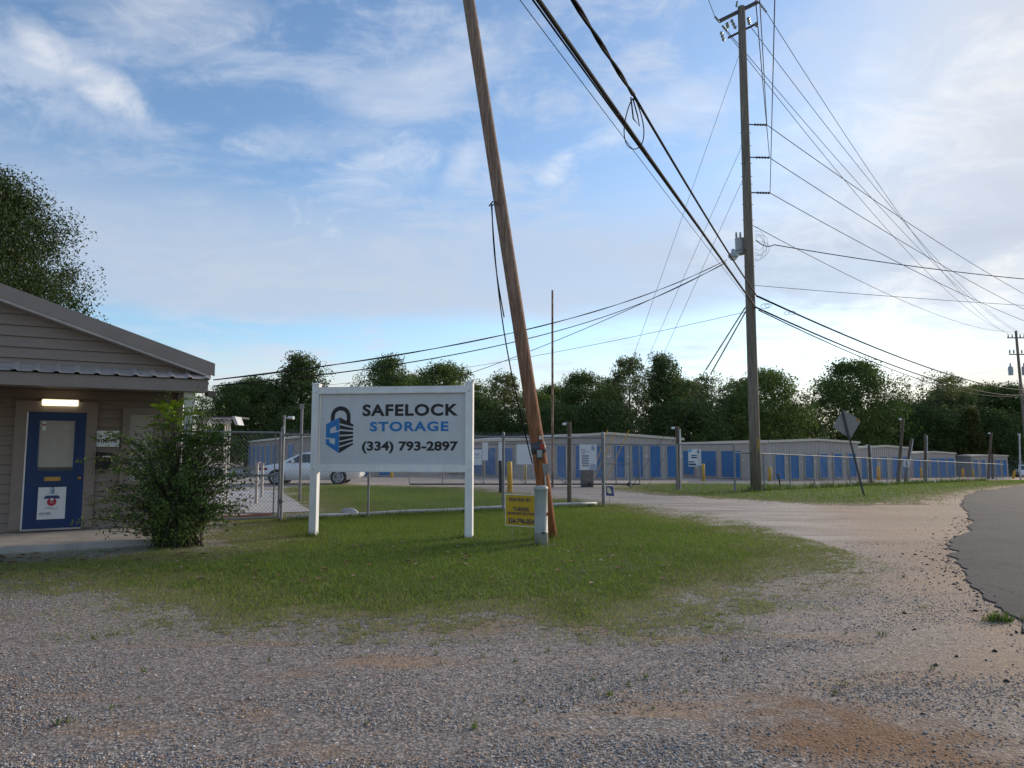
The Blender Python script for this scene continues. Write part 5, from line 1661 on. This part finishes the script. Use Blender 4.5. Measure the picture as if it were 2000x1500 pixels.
# slack loop hanging at the splice
lo = MB()
cpt = at(1238, 240, 12.4)
pts = []
for i in range(33):
    a = 2 * math.pi * i / 32
    rr = 0.24 * (1 + 0.0 * math.cos(a))
    w_ = 0.235 * math.sin(a) * (0.42 + 0.58 * (1 - math.cos(a)) / 2)
    pts.append((cpt.x + w_, cpt.y, cpt.z - 0.02 + 0.47 * math.cos(a)))
lo.tube(pts, 0.010, 6)
lo.tube([at(1232, 190, 12.3), at(1237, 232, 12.3), at(1249, 246, 12.3), at(1245, 225, 12.3), at(1236, 192, 12.3)], 0.013, 6)
tag(part('cable_loop', lo, M_CABLE, None, True), 'slack black cable loop hanging at the splice on the upper cable', 'cable')

# lines leaving to the right
poleR = FPB + FPD
wire('black cable leaving the tall pole to the right, upper of the three low cables', [pA, at(2010, 762, 80)], 0.040, 0.9)
wire('black cable with coils leaving the tall pole, middle of the three low cables', [pB, at(2010, 771, 80)], 0.036, 1.1)
wire('thin cable, lowest of the three running from the tall pole to the right', [at(1482, 606, TB.y - 0.2), at(1990, 772, 80)], 0.024, 1.2)
coil = MB()
for (u, v, s) in ((1494, 598, 0.16), (1500, 597, 0.13), (1536, 612, 0.10), (1548, 611, 0.12)):
    c = at(u, v, TB.y - 0.1)
    coil.tube([(c.x + s * math.cos(a / 10 * math.pi), c.y, c.z + 0.6 * s * math.sin(a / 10 * math.pi)) for a in range(21)], 0.009, 5)
tag(part('cable_coil', coil, M_CABLE, None, True), 'small coils of spare cable on the middle low cable by the tall pole', 'cable')
wire('service drop from the jumper loops to the right picture edge', [at(1476, 468, TB.y), at(1512, 478, TB.y), at(2060, 550, 34)], 0.018, 0.15)
wire('thin line crossing low to the right below the service drop', [at(1470, 557, TB.y), at(2060, 600, 36)], 0.010, 0.05)
wire('thin neutral line from below the standoffs toward the far pole', [at(1470, 440, TB.y), at(1985, 648, 89)], 0.014, 1.2, M_LINE)
for i, (e, (ue, ve)) in enumerate(zip(STAND, ((2080, 615), (2080, 640), (2080, 655)))):
    nm = ('top', 'middle', 'bottom')[i]
    wire('conductor running right from the %s standoff insulator' % nm, [e, at(ue, ve, 55)], 0.016, 0.5, M_LINE)
    ovh = [at(1484, 0, 16.0), at(1476, 0, 16.0), at(1513, 0, 15.0)][i]
    wire('conductor coming from above the viewer to the %s standoff insulator' % nm, [ext(e, ovh, 1.8), e], 0.013, 0.05, M_LINE)
for i, (u, v) in enumerate(((1497, 24), (1420, 60), (1466, 52), (1411, 52))):
    s = px_on(u, v, -0.2) + TB
    lab = ('from the right end of the top crossarm', 'from the left insulator of the top crossarm', 'from the lower crossarm', 'from the left crossarm end')[i]
    e = FPB + FPD + Vector(((-1.0, 0.5, 1.0, -0.5)[i], 0, -0.4))
    wire('primary conductor %s to the distant pole' % lab, [s, e], 0.013, (2.2, 1.6, 2.0, 2.4)[i], M_LINE)
wire('thin primary conductor from above the viewer to the left crossarm insulator', [ext(px_on(1396, 32, -0.25) + TB, at(1384, 0, TB.y - 1.5), 5), px_on(1396, 32, -0.25) + TB], 0.013, 0.0, M_LINE)
# lines to the left
ev = A0 + OD * 2.86 + ON * 0.1
evz = at(427, 742, ev.y).z
wire('upper service line from the street lamp to the office roof corner', [at(1420, 507, TB.y - 0.4), (ev.x, ev.y, evz)], 0.013, 0.62, twist=1)
wire('lower service line from the street lamp to the office roof corner', [at(1418, 511, TB.y - 0.4), (ev.x, ev.y, at(427, 754, ev.y).z)], 0.011, 0.78)
wire('slack line from the street lamp falling behind the leaning pole', [at(1418, 514, TB.y - 0.4), at(880, 742, 34)], 0.013, 0.25)
wire('faint line from the pole to the far trees on the left', [at(1470, 606, TB.y), at(640, 752, 40)], 0.009, 0.35)
# guys with their guards
def guy(label, pv, anchor, guard=None, gm=None, r=0.008, gr=0.022):
    top = tall_at(pv) + TB
    T = thing('guy_wire', label, 'guy wire', anchor, 0, 'guy wires of the tall pole')
    part('strand', MB().tube([(0, 0, 0), tuple(top - anchor)], r, 5), M_LINE, T)
    if guard:
        d = top - anchor
        part('guard', MB().tube([tuple(d * guard[0]), tuple(d * guard[1])], gr, 8), gm or M_GUARD, T)
    return T


an1, an2, an3 = at(1150, 944, 36), at(1156, 944, 35), at(1180, 946, 34)
for a in (an1, an2, an3):
    a.z = float(terrain(a.x, a.y))
guy('guy wire from the pole top to the ground behind the sliding gate', 88, an1, (0.02, 0.145))
guy('guy wire from below the top standoff with yellow guard', 270, an2, (0.02, 0.175))
guy('guy wire from above the bottom standoff with yellow guard at the fence end post', 335, an3, (0.02, 0.20))
an4, an5 = at(1232, 953, 30), at(1262, 953, 29.5)
for a in (an4, an5):
    a.z = float(terrain(a.x, a.y))
guy('lower guy wire with long tan sleeve, left of the pair', 585, an4, (0.64, 0.96), M_TAN_GUARD, 0.009, 0.028)
guy('lower guy wire with long tan sleeve, right of the pair', 592, an5, (0.63, 0.98), M_TAN_GUARD, 0.009, 0.028)

# ================================================================== CARS
def car(label, loc, rz_, body, suv=False):
    T = thing('parked_car', label, 'car', loc, rz_)
    # front towards -x; half-width, low edge, shoulder along the length
    S = [(-2.30, 0.55, 0.34, 0.62), (-2.22, 0.74, 0.22, 0.72), (-1.95, 0.84, 0.19, 0.84), (-1.3, 0.88, 0.19, 0.95), (-0.8, 0.89, 0.19, 0.98), (0.5, 0.89, 0.19, 1.01), (1.4, 0.89, 0.19, 1.05), (1.95, 0.85, 0.22, 1.08), (2.18, 0.78, 0.30, 1.06), (2.28, 0.66, 0.42, 0.90)]
    mb = MB()
    ring = []
    for (x, hw, zl, zh) in S:
        zm = zl + (zh - zl) * 0.55
        ring.append([(x, -hw * 0.93, zl), (x, -hw, zm), (x, -hw * 0.95, zh - 0.05), (x, -hw * 0.80, zh), (x, hw * 0.80, zh), (x, hw * 0.95, zh - 0.05), (x, hw, zm), (x, hw * 0.93, zl)])
    b = []
    for rg in ring:
        b += rg
    fs = []
    for i in range(len(ring) - 1):
        for k in range(8):
            a0 = i * 8 + k; a1 = i * 8 + (k + 1) % 8
            fs.append((a0, a0 + 8, a1 + 8, a1))
    fs += [tuple(range(8)), tuple(reversed(range(8 * (len(ring) - 1), 8 * len(ring))))]
    mb.add(b, fs)
    bo = part('body', mb, body, T, True)
    top = 1.47 if not suv else 1.65
    G = [(-1.38, 0.76, 0.95), (-0.42, 0.63, top - 0.07), (0.15, 0.61, top), (0.95, 0.60, top - 0.05), (2.05, 0.70, 1.08)]
    gb = MB(); b = []
    for (x, hw, zt_) in G:
        b += [(x, -0.80 if zt_ < 1.1 else -0.79, 0.93), (x, -hw, zt_), (x, hw, zt_), (x, 0.80 if zt_ < 1.1 else 0.79, 0.93)]
    fs = []
    for i in range(len(G) - 1):
        for k in range(3):
            a0 = i * 4 + k
            fs.append((a0, a0 + 4, a0 + 5, a0 + 1))
    gb.add(b, fs + [(0, 1, 2, 3), (19, 18, 17, 16)])
    part('roof', gb, body, T, True)
    for s in (-1, 1):
        for (x0, x1, x2, x3) in ((-1.02, -0.36, 0.20, 0.20), (0.28, 0.28, 0.92, 1.55)):
            zt_ = top - 0.12
            yb, yt = 0.806 * s, 0.665 * s
            wq = MB().add([(x0, yb, 0.98), (x3, yb, 0.98), (x2, yt, zt_), (x1, yt, zt_)] + [(x0, yb - 0.02 * s, 0.98), (x3, yb - 0.02 * s, 0.98), (x2, yt - 0.02 * s, zt_), (x1, yt - 0.02 * s, zt_)], [(0, 1, 2, 3), (7, 6, 5, 4), (0, 4, 5, 1), (1, 5, 6, 2), (2, 6, 7, 3), (3, 7, 4, 0)])
            part('side_window', wq, M_GLASS, T)
        part('mirror', MB().tube([(-0.72, 0.86 * s, 1.0), (-0.70, 1.0 * s, 1.04)], [0.05, 0.085], 8), body, T, True)
        part('headlight', MB().box((-2.02, 0.72 * s, 0.69), (0.40, 0.20, 0.10), 0.18 * s), M_TAIL, T)
        part('tail_light', MB().box((2.16, 0.70 * s, 0.86), (0.22, 0.22, 0.12), -0.2 * s), M_TAIL, T)
        for x in (-1.42, 1.30):
            arch = MB().tube([(x, 0.72 * s, 0.33), (x, 0.895 * s, 0.33)], 0.355, 24)
            part('wheel_arch', arch, M_BLACK, T)
            wh = part('wheel', MB().tube([(x, 0.74 * s, 0.32), (x, 0.925 * s, 0.32)], 0.315, 24), M_RUBBER, T)
            rm_ = MB()
            for k in range(10):
                a = 2 * math.pi * k / 10
                ca_, sa_ = math.cos(a), math.sin(a)
                rm_.tube([(x + 0.04 * ca_, 0.925 * s, 0.32 + 0.04 * sa_), (x + 0.20 * ca_, 0.935 * s, 0.32 + 0.20 * sa_)], [0.018, 0.026], 5)
            ringp = [(x + 0.215 * math.cos(a * math.pi / 12), 0.93 * s, 0.32 + 0.215 * math.sin(a * math.pi / 12)) for a in range(25)]
            rm_.tube(ringp, 0.018, 5)
            part('rim', rm_, M_ALLOY, wh)
    ws = MB().add([(-1.34, -0.68, 0.99), (-0.48, -0.57, top - 0.11), (-0.48, 0.57, top - 0.11), (-1.34, 0.68, 0.99)], [(0, 3, 2, 1)])
    ws.v = [(v[0] - 0.03, v[1], v[2] + 0.02) for v in ws.v]
    part('windscreen', ws, M_GLASS, T)
    return T


q = gnd(600, 946)
car('white sedan parked behind the fence, half hidden by the big sign', (q.x + 0.05, q.y + 0.7, float(terrain(q.x, q.y)) + 0.0), rad(4), M_CARPAINT)
q = at(1984, 926, 98)
car('white vehicle parked beyond the farthest storage building', (q.x + 1.2, 98, float(terrain(q.x, 98))), rad(60), M_CARPAINT, True)
q = at(1985, 915, 112)
hb = thing('house', 'low grey house with dark roof beyond the farthest storage row', 'building', (q.x, 112, float(terrain(q.x, 112))))
part('wall', MB().box((3, 3, 1.2), (9, 6, 2.8)), M_STORE_GREY, hb)
part('roof', MB().prism([(-2.2, 2.4), (8.2, 2.4), (8.2, 2.6), (3, 4.1), (-2.2, 2.6)], -0.4, 6.4), M_DARKSTEEL, hb)

# ================================================================== TREES AND SHRUBS
def leaf_cloud(r, centers, radii, per, size, col, colvar, flat=0.75, droop=0.0):
    """leaf-sized faces in clumps round the given centres"""
    nC = len(centers)
    N = nC * per
    ci = np.repeat(np.arange(nC), per)
    off = r.normal(0, 1, (N, 3)); off /= np.maximum(1.0, np.linalg.norm(off, axis=1, keepdims=True) / 1.7)
    p = centers[ci] + off * radii[ci][:, None] * np.array([1, 1, flat]) * 0.62
    s = size * r.uniform(0.55, 1.35, N)
    a = r.normal(0, 1, (N, 3)); a[:, 2] -= droop
    a /= np.linalg.norm(a, axis=1, keepdims=True)
    b = np.cross(a, r.normal(0, 1, (N, 3))); b /= np.linalg.norm(b, axis=1, keepdims=True) + 1e-9
    V = np.stack([p - a * s[:, None], p + b * s[:, None] * 0.45, p + a * s[:, None], p - b * s[:, None] * 0.45], 1).reshape(-1, 3)
    F = np.arange(N * 4).reshape(-1, 4)
    cc = np.array(col)[None] * (1 + colvar * r.normal(0, 1, (nC, 1)))[ci] * r.uniform(0.7, 1.35, (N, 1))
    warm = r.uniform(0.85, 1.2, (nC, 1))[ci]
    cc = cc * np.concatenate([warm, np.ones((N, 1)), 0.9 + 0 * warm], 1)
    return V, F, np.repeat(np.clip(cc, 0.004, 0.6), 4, 0)


def tree_meshes(seed, H, R, z_low, nclump, per, leaf, col, shape='round', clump=0.9, airy=0.0):
    r = np.random.default_rng(seed)
    C, RR = [], []
    lobes = [(r.normal(0, 0.38 * R), r.normal(0, 0.38 * R), z_low + (H - z_low) * q, R * r.uniform(0.45, 0.75)) for q in r.uniform(0.2, 0.82, 9)]
    tries = 0
    while len(C) < nclump and tries < 60000:
        tries += 1
        z = r.uniform(z_low, H)
        t = (z - z_low) / (H - z_low)
        if shape == 'round':
            env = R * math.sqrt(max(0.0, 1 - (2 * t - 0.86) ** 2 / 1.35)) if t < 0.999 else 0
        elif shape == 'cone':
            env = R * (1 - t) ** 0.75 * min(1, t * 7 + 0.5)
        else:
            env = R * (0.35 + 0.65 * math.sin(math.pi * min(1, t * 0.8 + 0.22)))
        a = r.uniform(0, 2 * math.pi)
        env *= 0.62 + 0.75 * float(vnoise(3 + 1.6 * math.cos(a) + seed, 3 + 1.6 * math.sin(a) + 2.6 * t, seed))
        q = math.sqrt(r.uniform(0.08, 1.0)) * env
        x, y = q * math.cos(a), q * math.sin(a)
        if shape != 'cone':
            inlobe = any((x - l[0]) ** 2 + (y - l[1]) ** 2 + ((z - l[2]) * 0.9) ** 2 < l[3] ** 2 for l in lobes)
            if not inlobe and r.random() < 0.55 + 0.4 * airy:
                continue
        C.append((x, y, z)); RR.append(clump * r.uniform(0.45, 1.45))
    C = np.array(C); RR = np.array(RR)
    V, F, K_ = leaf_cloud(r, C, RR, per, leaf, col, 0.22)
    crown = np_mesh('crown', V, F, M_LEAF, K_)
    mb = MB()
    tip = (r.normal(0, 0.2), r.normal(0, 0.2), H * 0.86)
    k = H * 0.018
    pts = [(0, 0, -0.4)] + [(tip[0] * t + r.normal(0, 0.08), tip[1] * t + r.normal(0, 0.08), tip[2] * t) for t in (0.12, 0.3, 0.5, 0.7, 0.88, 1.0)]
    mb.tube(pts, [k * 1.3, k * 1.05, k * 0.9, k * 0.72, k * 0.5, k * 0.3, k * 0.12], 9)
    for i in r.choice(len(C), min(len(C), 46), replace=False):
        e = Vector(C[i]); zs = max(z_low * 0.55, e.z - (0.35 + 0.5 * r.random()) * math.hypot(e.x, e.y) - 0.4)
        zs = min(zs, H * 0.82)
        s0 = Vector((tip[0] * zs / tip[2], tip[1] * zs / tip[2], zs))
        m_ = s0.lerp(e, 0.5) + Vector((r.normal(0, 0.2), r.normal(0, 0.2), 0.25))
        rr = max(0.02, k * 0.33 * (1 - zs / H))
        mb.tube([s0, m_, e], [rr, rr * 0.6, rr * 0.2], 5)
    return crown, mb.mesh('trunk', M_BARK, True), H


G1, G2c, G3, G4 = (0.088, 0.128, 0.036), (0.118, 0.162, 0.046), (0.072, 0.106, 0.033), (0.16, 0.175, 0.075)
KINDS = {
    'broad': tree_meshes(1, 11, 5.0, 1.2, 400, 98, 0.125, G1, 'round', 1.0),
    'broad2': tree_meshes(2, 11, 4.6, 0.8, 380, 98, 0.125, G2c, 'round', 0.95),
    'tall': tree_meshes(3, 12, 3.4, 0.8, 330, 98, 0.125, G3, 'oval', 0.85),
    'airy': tree_meshes(4, 11, 3.9, 0.8, 260, 50, 0.125, G4, 'oval', 0.62, 0.8),
    'airy2': tree_meshes(5, 11, 4.4, 2.0, 270, 48, 0.125, (0.135, 0.16, 0.068), 'round', 0.62, 0.9),
    'dense': tree_meshes(6, 9, 5.0, 0.1, 460, 98, 0.125, G3, 'round', 1.1),
    'cone': tree_meshes(7, 8, 3.0, 0.3, 320, 80, 0.135, (0.070, 0.082, 0.020), 'cone', 0.62),
}


def tree(label, kind, u, vtop, D, wpx=None, rz_=0.0, group='trees behind the storage yard'):
    crown, trunk, H = KINDS[kind]
    b = at(u, 900, D)
    gz_ = float(terrain(b.x, D))
    hh = at(u, vtop, D).z - gz_
    s = hh / H
    T = thing({'cone': 'conical_tree'}.get(kind, 'leafy_tree'), label, 'tree', (b.x, D, gz_), rz_, group)
    sw = s
    if wpx:
        span = {'broad': 5.0, 'broad2': 4.6, 'tall': 3.4, 'airy': 3.9, 'airy2': 4.4, 'dense': 5.0, 'cone': 3.0}[kind]
        sw = (wpx / FPX * D / 2) / span
    T.scale = (sw, sw, s)
    link('crown', crown, T)
    link('trunk', trunk, T)
    return T


TL = [
    ('low dark tree at the left end of the tree line beside the canopy', 'broad', 445, 762, 78, 120, 0.3),
    ('dark tree between the canopy and the tall tree above the car', 'dense', 510, 752, 80, 130, 1.1),
    ('tall dark tree rising above the white sedan', 'tall', 585, 702, 82, 125, 2.0),
    ('tree partly hidden behind the left post of the big sign', 'broad2', 660, 775, 80, 120, 0.5),
    ('dark rounded tree above the middle of the big sign', 'broad', 755, 710, 84, 125, 4.0),
    ('brighter green tree above the right half of the big sign', 'broad2', 870, 720, 80, 150, 1.0),
    ('thin light tree left of the leaning pole', 'airy', 985, 735, 82, 110, 0.0),
    ('bushy tree directly behind the leaning pole', 'broad2', 1040, 775, 86, 110, 5.0),
    ('broad dark tree right of the rusty pole', 'broad', 1138, 740, 84, 135, 2.6),
    ('feathery light tree behind the guy wires, left of two', 'airy', 1232, 704, 82, 115, 2.2),
    ('pointed feathery tree behind the guy wires, right of two', 'tall', 1300, 702, 84, 100, 0.9),
    ('thin scrubby tree left of the tall utility pole', 'airy2', 1392, 738, 86, 125, 1.7),
    ('round tree close behind the tall utility pole', 'broad2', 1500, 733, 86, 150, 3.0),
    ('large round dark tree above the diamond road sign', 'broad', 1672, 718, 104, 175, 0.8),
    ('dark tree right of the large round one', 'dense', 1765, 790, 116, 130, 2.0),
    ('open branched airy tree above the cream trimmed storage row', 'airy2', 1840, 735, 120, 140, 4.4),
    ('dark dense tree behind the conical tree', 'dense', 1880, 768, 126, 170, 1.3),
    ('dark dense tree near the distant utility pole', 'broad', 1965, 762, 124, 160, 3.7),
    ('dense tree at the right picture edge behind the distant pole', 'dense', 2050, 770, 122, 180, 5.0),
    ('conical yellowish magnolia like tree before the dark wood', 'cone', 1900, 806, 110, 78, 0.0),
    ('slim scrubby tree between the sign and the leaning pole', 'airy2', 950, 752, 90, 110, 0.4),
    ('middling tree behind the rusty pole top', 'broad2', 1085, 762, 92, 120, 1.2),
    ('middling dark tree left of the feathery pair', 'tall', 1190, 748, 90, 90, 3.1),
    ('middling tree right of the feathery pair', 'broad2', 1345, 752, 92, 110, 2.5),
    ('middling tree between the tall pole and the round dark tree', 'airy', 1445, 748, 92, 110, 5.2),
    ('tall airy tree left of the distant utility pole', 'airy', 1925, 755, 130, 110, 2.7),
    ('middling tree above the walk gate', 'broad2', 480, 748, 88, 100, 5.8),
    ('middling tree above the centre of the big sign', 'broad2', 815, 745, 90, 100, 2.2),
    ('low thicket tree behind the first gabled storage building', 'dense', 1180, 795, 78, 150, 2.4),
    ('low thicket tree left of the brown yard post', 'dense', 1345, 790, 80, 150, 0.7),
    ('low thicket tree behind the wide blue doors', 'broad2', 1440, 780, 84, 130, 4.1),
    ('low thicket tree above the storage roof left of the diamond sign', 'dense', 1545, 800, 92, 120, 5.5),
    ('low thicket tree behind the right post of the big sign', 'dense', 930, 785, 78, 140, 3.3),
    ('low thicket tree hidden mostly by the big sign panel', 'dense', 800, 790, 78, 150, 1.9),
    ('low thicket tree behind the walk gate and the sedan', 'dense', 600, 800, 76, 140, 0.1),
    ('low thicket tree behind the rusty pole', 'dense', 1085, 800, 76, 130, 6.0),
    ('low dark tree above the five door storage building', 'dense', 1715, 810, 112, 120, 2.9),
    ('low dark tree above the cream trimmed storage building', 'dense', 1815, 805, 114, 130, 0.6),
    ('low dark tree above the farthest storage building', 'dense', 1945, 810, 114, 120, 1.5),
    ('low dark tree beyond the house at the end of the road', 'dense', 2010, 805, 128, 130, 4.9),
]
for i, (lab, kd, u, vt, D, wp, rr) in enumerate(TL):
    tree(lab, kd, u, vt - 4, D, wp * (1.15 if kd in ('dense', 'broad2', 'airy', 'airy2') else 1.12), rr)
KINDS['big'] = tree_meshes(9, 15, 6.0, 2.5, 1350, 130, 0.078, (0.044, 0.068, 0.023), 'round', 1.05)
cr_, tk_, H_ = KINDS['big']
b = at(-75, 900, 33)
T = thing('leafy_tree', 'big tree rising over the office roof at the left edge', 'tree', (b.x, 33, 0), 0.6)
s = (at(0, 352, 33).z) / H_
T.scale = (s * 0.92, s * 0.92, s)
link('crown', cr_, T); link('trunk', tk_, T)

# --- the overgrown shrub by the porch: arching stems, small leaves
r = np.random.default_rng(31)
sb_ = gnd(345, 1068)
shrub = thing('overgrown_shrub', 'overgrown dark green shrub with arching stems at the porch corner', 'shrub', sb_)
st_ = MB()
cs, rs_ = [], []
for i in range(190):
    a = r.uniform(0, 2 * math.pi)
    reach = r.uniform(0.2, 1.15) * (1.15 if math.cos(a) < 0 else 1.0)
    top = r.uniform(0.4, 2.45) * (1.15 - 0.35 * reach)
    b0 = Vector((r.normal(0, 0.16), r.normal(0, 0.12), -0.05))
    b1 = Vector((math.cos(a) * reach * 0.35, math.sin(a) * reach * 0.28, top * 0.75))
    b2 = Vector((math.cos(a) * reach, math.sin(a) * reach * 0.72, top * r.uniform(0.65, 1.0)))
    pts = [b0 * (1 - t) ** 2 + b1 * 2 * t * (1 - t) + b2 * t * t for t in np.linspace(0, 1, 8)]
    st_.tube(pts, [0.012 - 0.0012 * k for k in range(8)], 5)
    for t in np.linspace(0.12, 1, 9):
        q = b0 * (1 - t) ** 2 + b1 * 2 * t * (1 - t) + b2 * t * t
        cs.append(tuple(q)); rs_.append(r.uniform(0.06, 0.17))
for (u, v) in ((185, 855), (205, 862), (160, 900), (185, 925), (215, 960), (175, 985), (150, 1020), (205, 1000), (235, 905), (465, 1000), (480, 960), (455, 930), (440, 1020)):
    q = at(u, v, sb_.y - 0.15) - sb_
    b1 = Vector((q.x * 0.35, 0, q.z * 1.05 + 0.25))
    pts = [b1 * 2 * t * (1 - t) + q * t * t for t in np.linspace(0, 1, 9)]
    st_.tube(pts, [0.010 - 0.0009 * k for k in range(9)], 5)
    for t in np.linspace(0.45, 1, 9):
        p = b1 * 2 * t * (1 - t) + q * t * t
        cs.append(tuple(p)); rs_.append(r.uniform(0.05, 0.11))
part('stems', st_, M_BARK, shrub, True)
V, F, K_ = leaf_cloud(r, np.array(cs), np.array(rs_), 11, 0.030, (0.10, 0.145, 0.04), 0.35)
link('foliage', np_mesh('foliage', V, F, M_LEAF, K_), shrub)

# --- the bright sapling with feather leaves growing through it
r = np.random.default_rng(5)
sap = thing('feather_leaf_sapling', 'bright green sapling with feathery leaves growing out of the dark shrub', 'sapling', gnd(352, 1066) + Vector((0, 0.05, 0)))
so = sap.location
topp = at(335, 800, so.y) - so
sm = MB()
stem = [(0, 0, 0), (topp.x * 0.2, 0, topp.z * 0.4), (topp.x * 0.7, 0, topp.z * 0.75), tuple(topp)]
sm.tube(stem, [0.02, 0.016, 0.012, 0.006], 6)
sec = [(0.0, 0.0, 0.3), (0.35, -0.1, 1.55), (0.42, -0.15, 1.75)]
sm.tube(sec, [0.014, 0.01, 0.005], 6)
VV, FF, CC = [], [], []


def frond(base, direction, length, col):
    base, direction = Vector(base), Vector(direction).normalized()
    side = direction.cross(Vector((0, 0, 1))).normalized()
    pts = []
    for k in range(10):
        t = k / 9
        pts.append(base + direction * length * t + Vector((0, 0, 0.10 * length * math.sin(t * 2.2) - 0.38 * length * t * t)))
    sm.tube(pts, 0.0035, 4)
    for k in range(1, 10):
        for s in (-1, 1):
            p = pts[k]
            ll = 0.17 * length / 0.55 * (1.15 - 0.6 * abs(k / 9 - 0.45))
            d = (side * s * 0.9 + direction * 0.45 + Vector((0, 0, -0.18 + r.normal(0, 0.12)))).normalized() * ll
            w_ = direction * ll * 0.20
            n = len(VV)
            VV.extend([tuple(p), tuple(p + d * 0.45 + w_), tuple(p + d), tuple(p + d * 0.45 - w_)])
            FF.append((n, n + 1, n + 2, n + 3))
            c = np.array(col) * r.uniform(0.75, 1.3)
            CC.extend([c] * 4)


for i in range(22):
    t = 0.72 + 0.30 * i / 21
    p = Vector(stem[2]).lerp(Vector(stem[3]), min(1, (t - 0.72) / 0.28)) if i > 4 else Vector(stem[1]).lerp(Vector(stem[2]), 0.6 + 0.08 * i)
    a = i * 2.4
    up = 0.25 + 0.8 * (i / 21) ** 2
    frond(p, (math.cos(a), math.sin(a) * 0.8, up), r.uniform(0.48, 0.68) * (1.0 - 0.35 * (i / 21)), (0.27, 0.38, 0.03) if i > 9 else (0.15, 0.24, 0.03))
for i in range(12):
    a = i * 2.4
    frond(Vector(sec[1]).lerp(Vector(sec[2]), i / 12), (math.cos(a), math.sin(a), 0.2), r.uniform(0.5, 0.7), (0.075, 0.14, 0.025))
part('stem', sm, M_BARK, sap, True)
link('foliage', np_mesh('foliage', np.array(VV), np.array(FF), M_LEAF, np.array(CC)), sap)
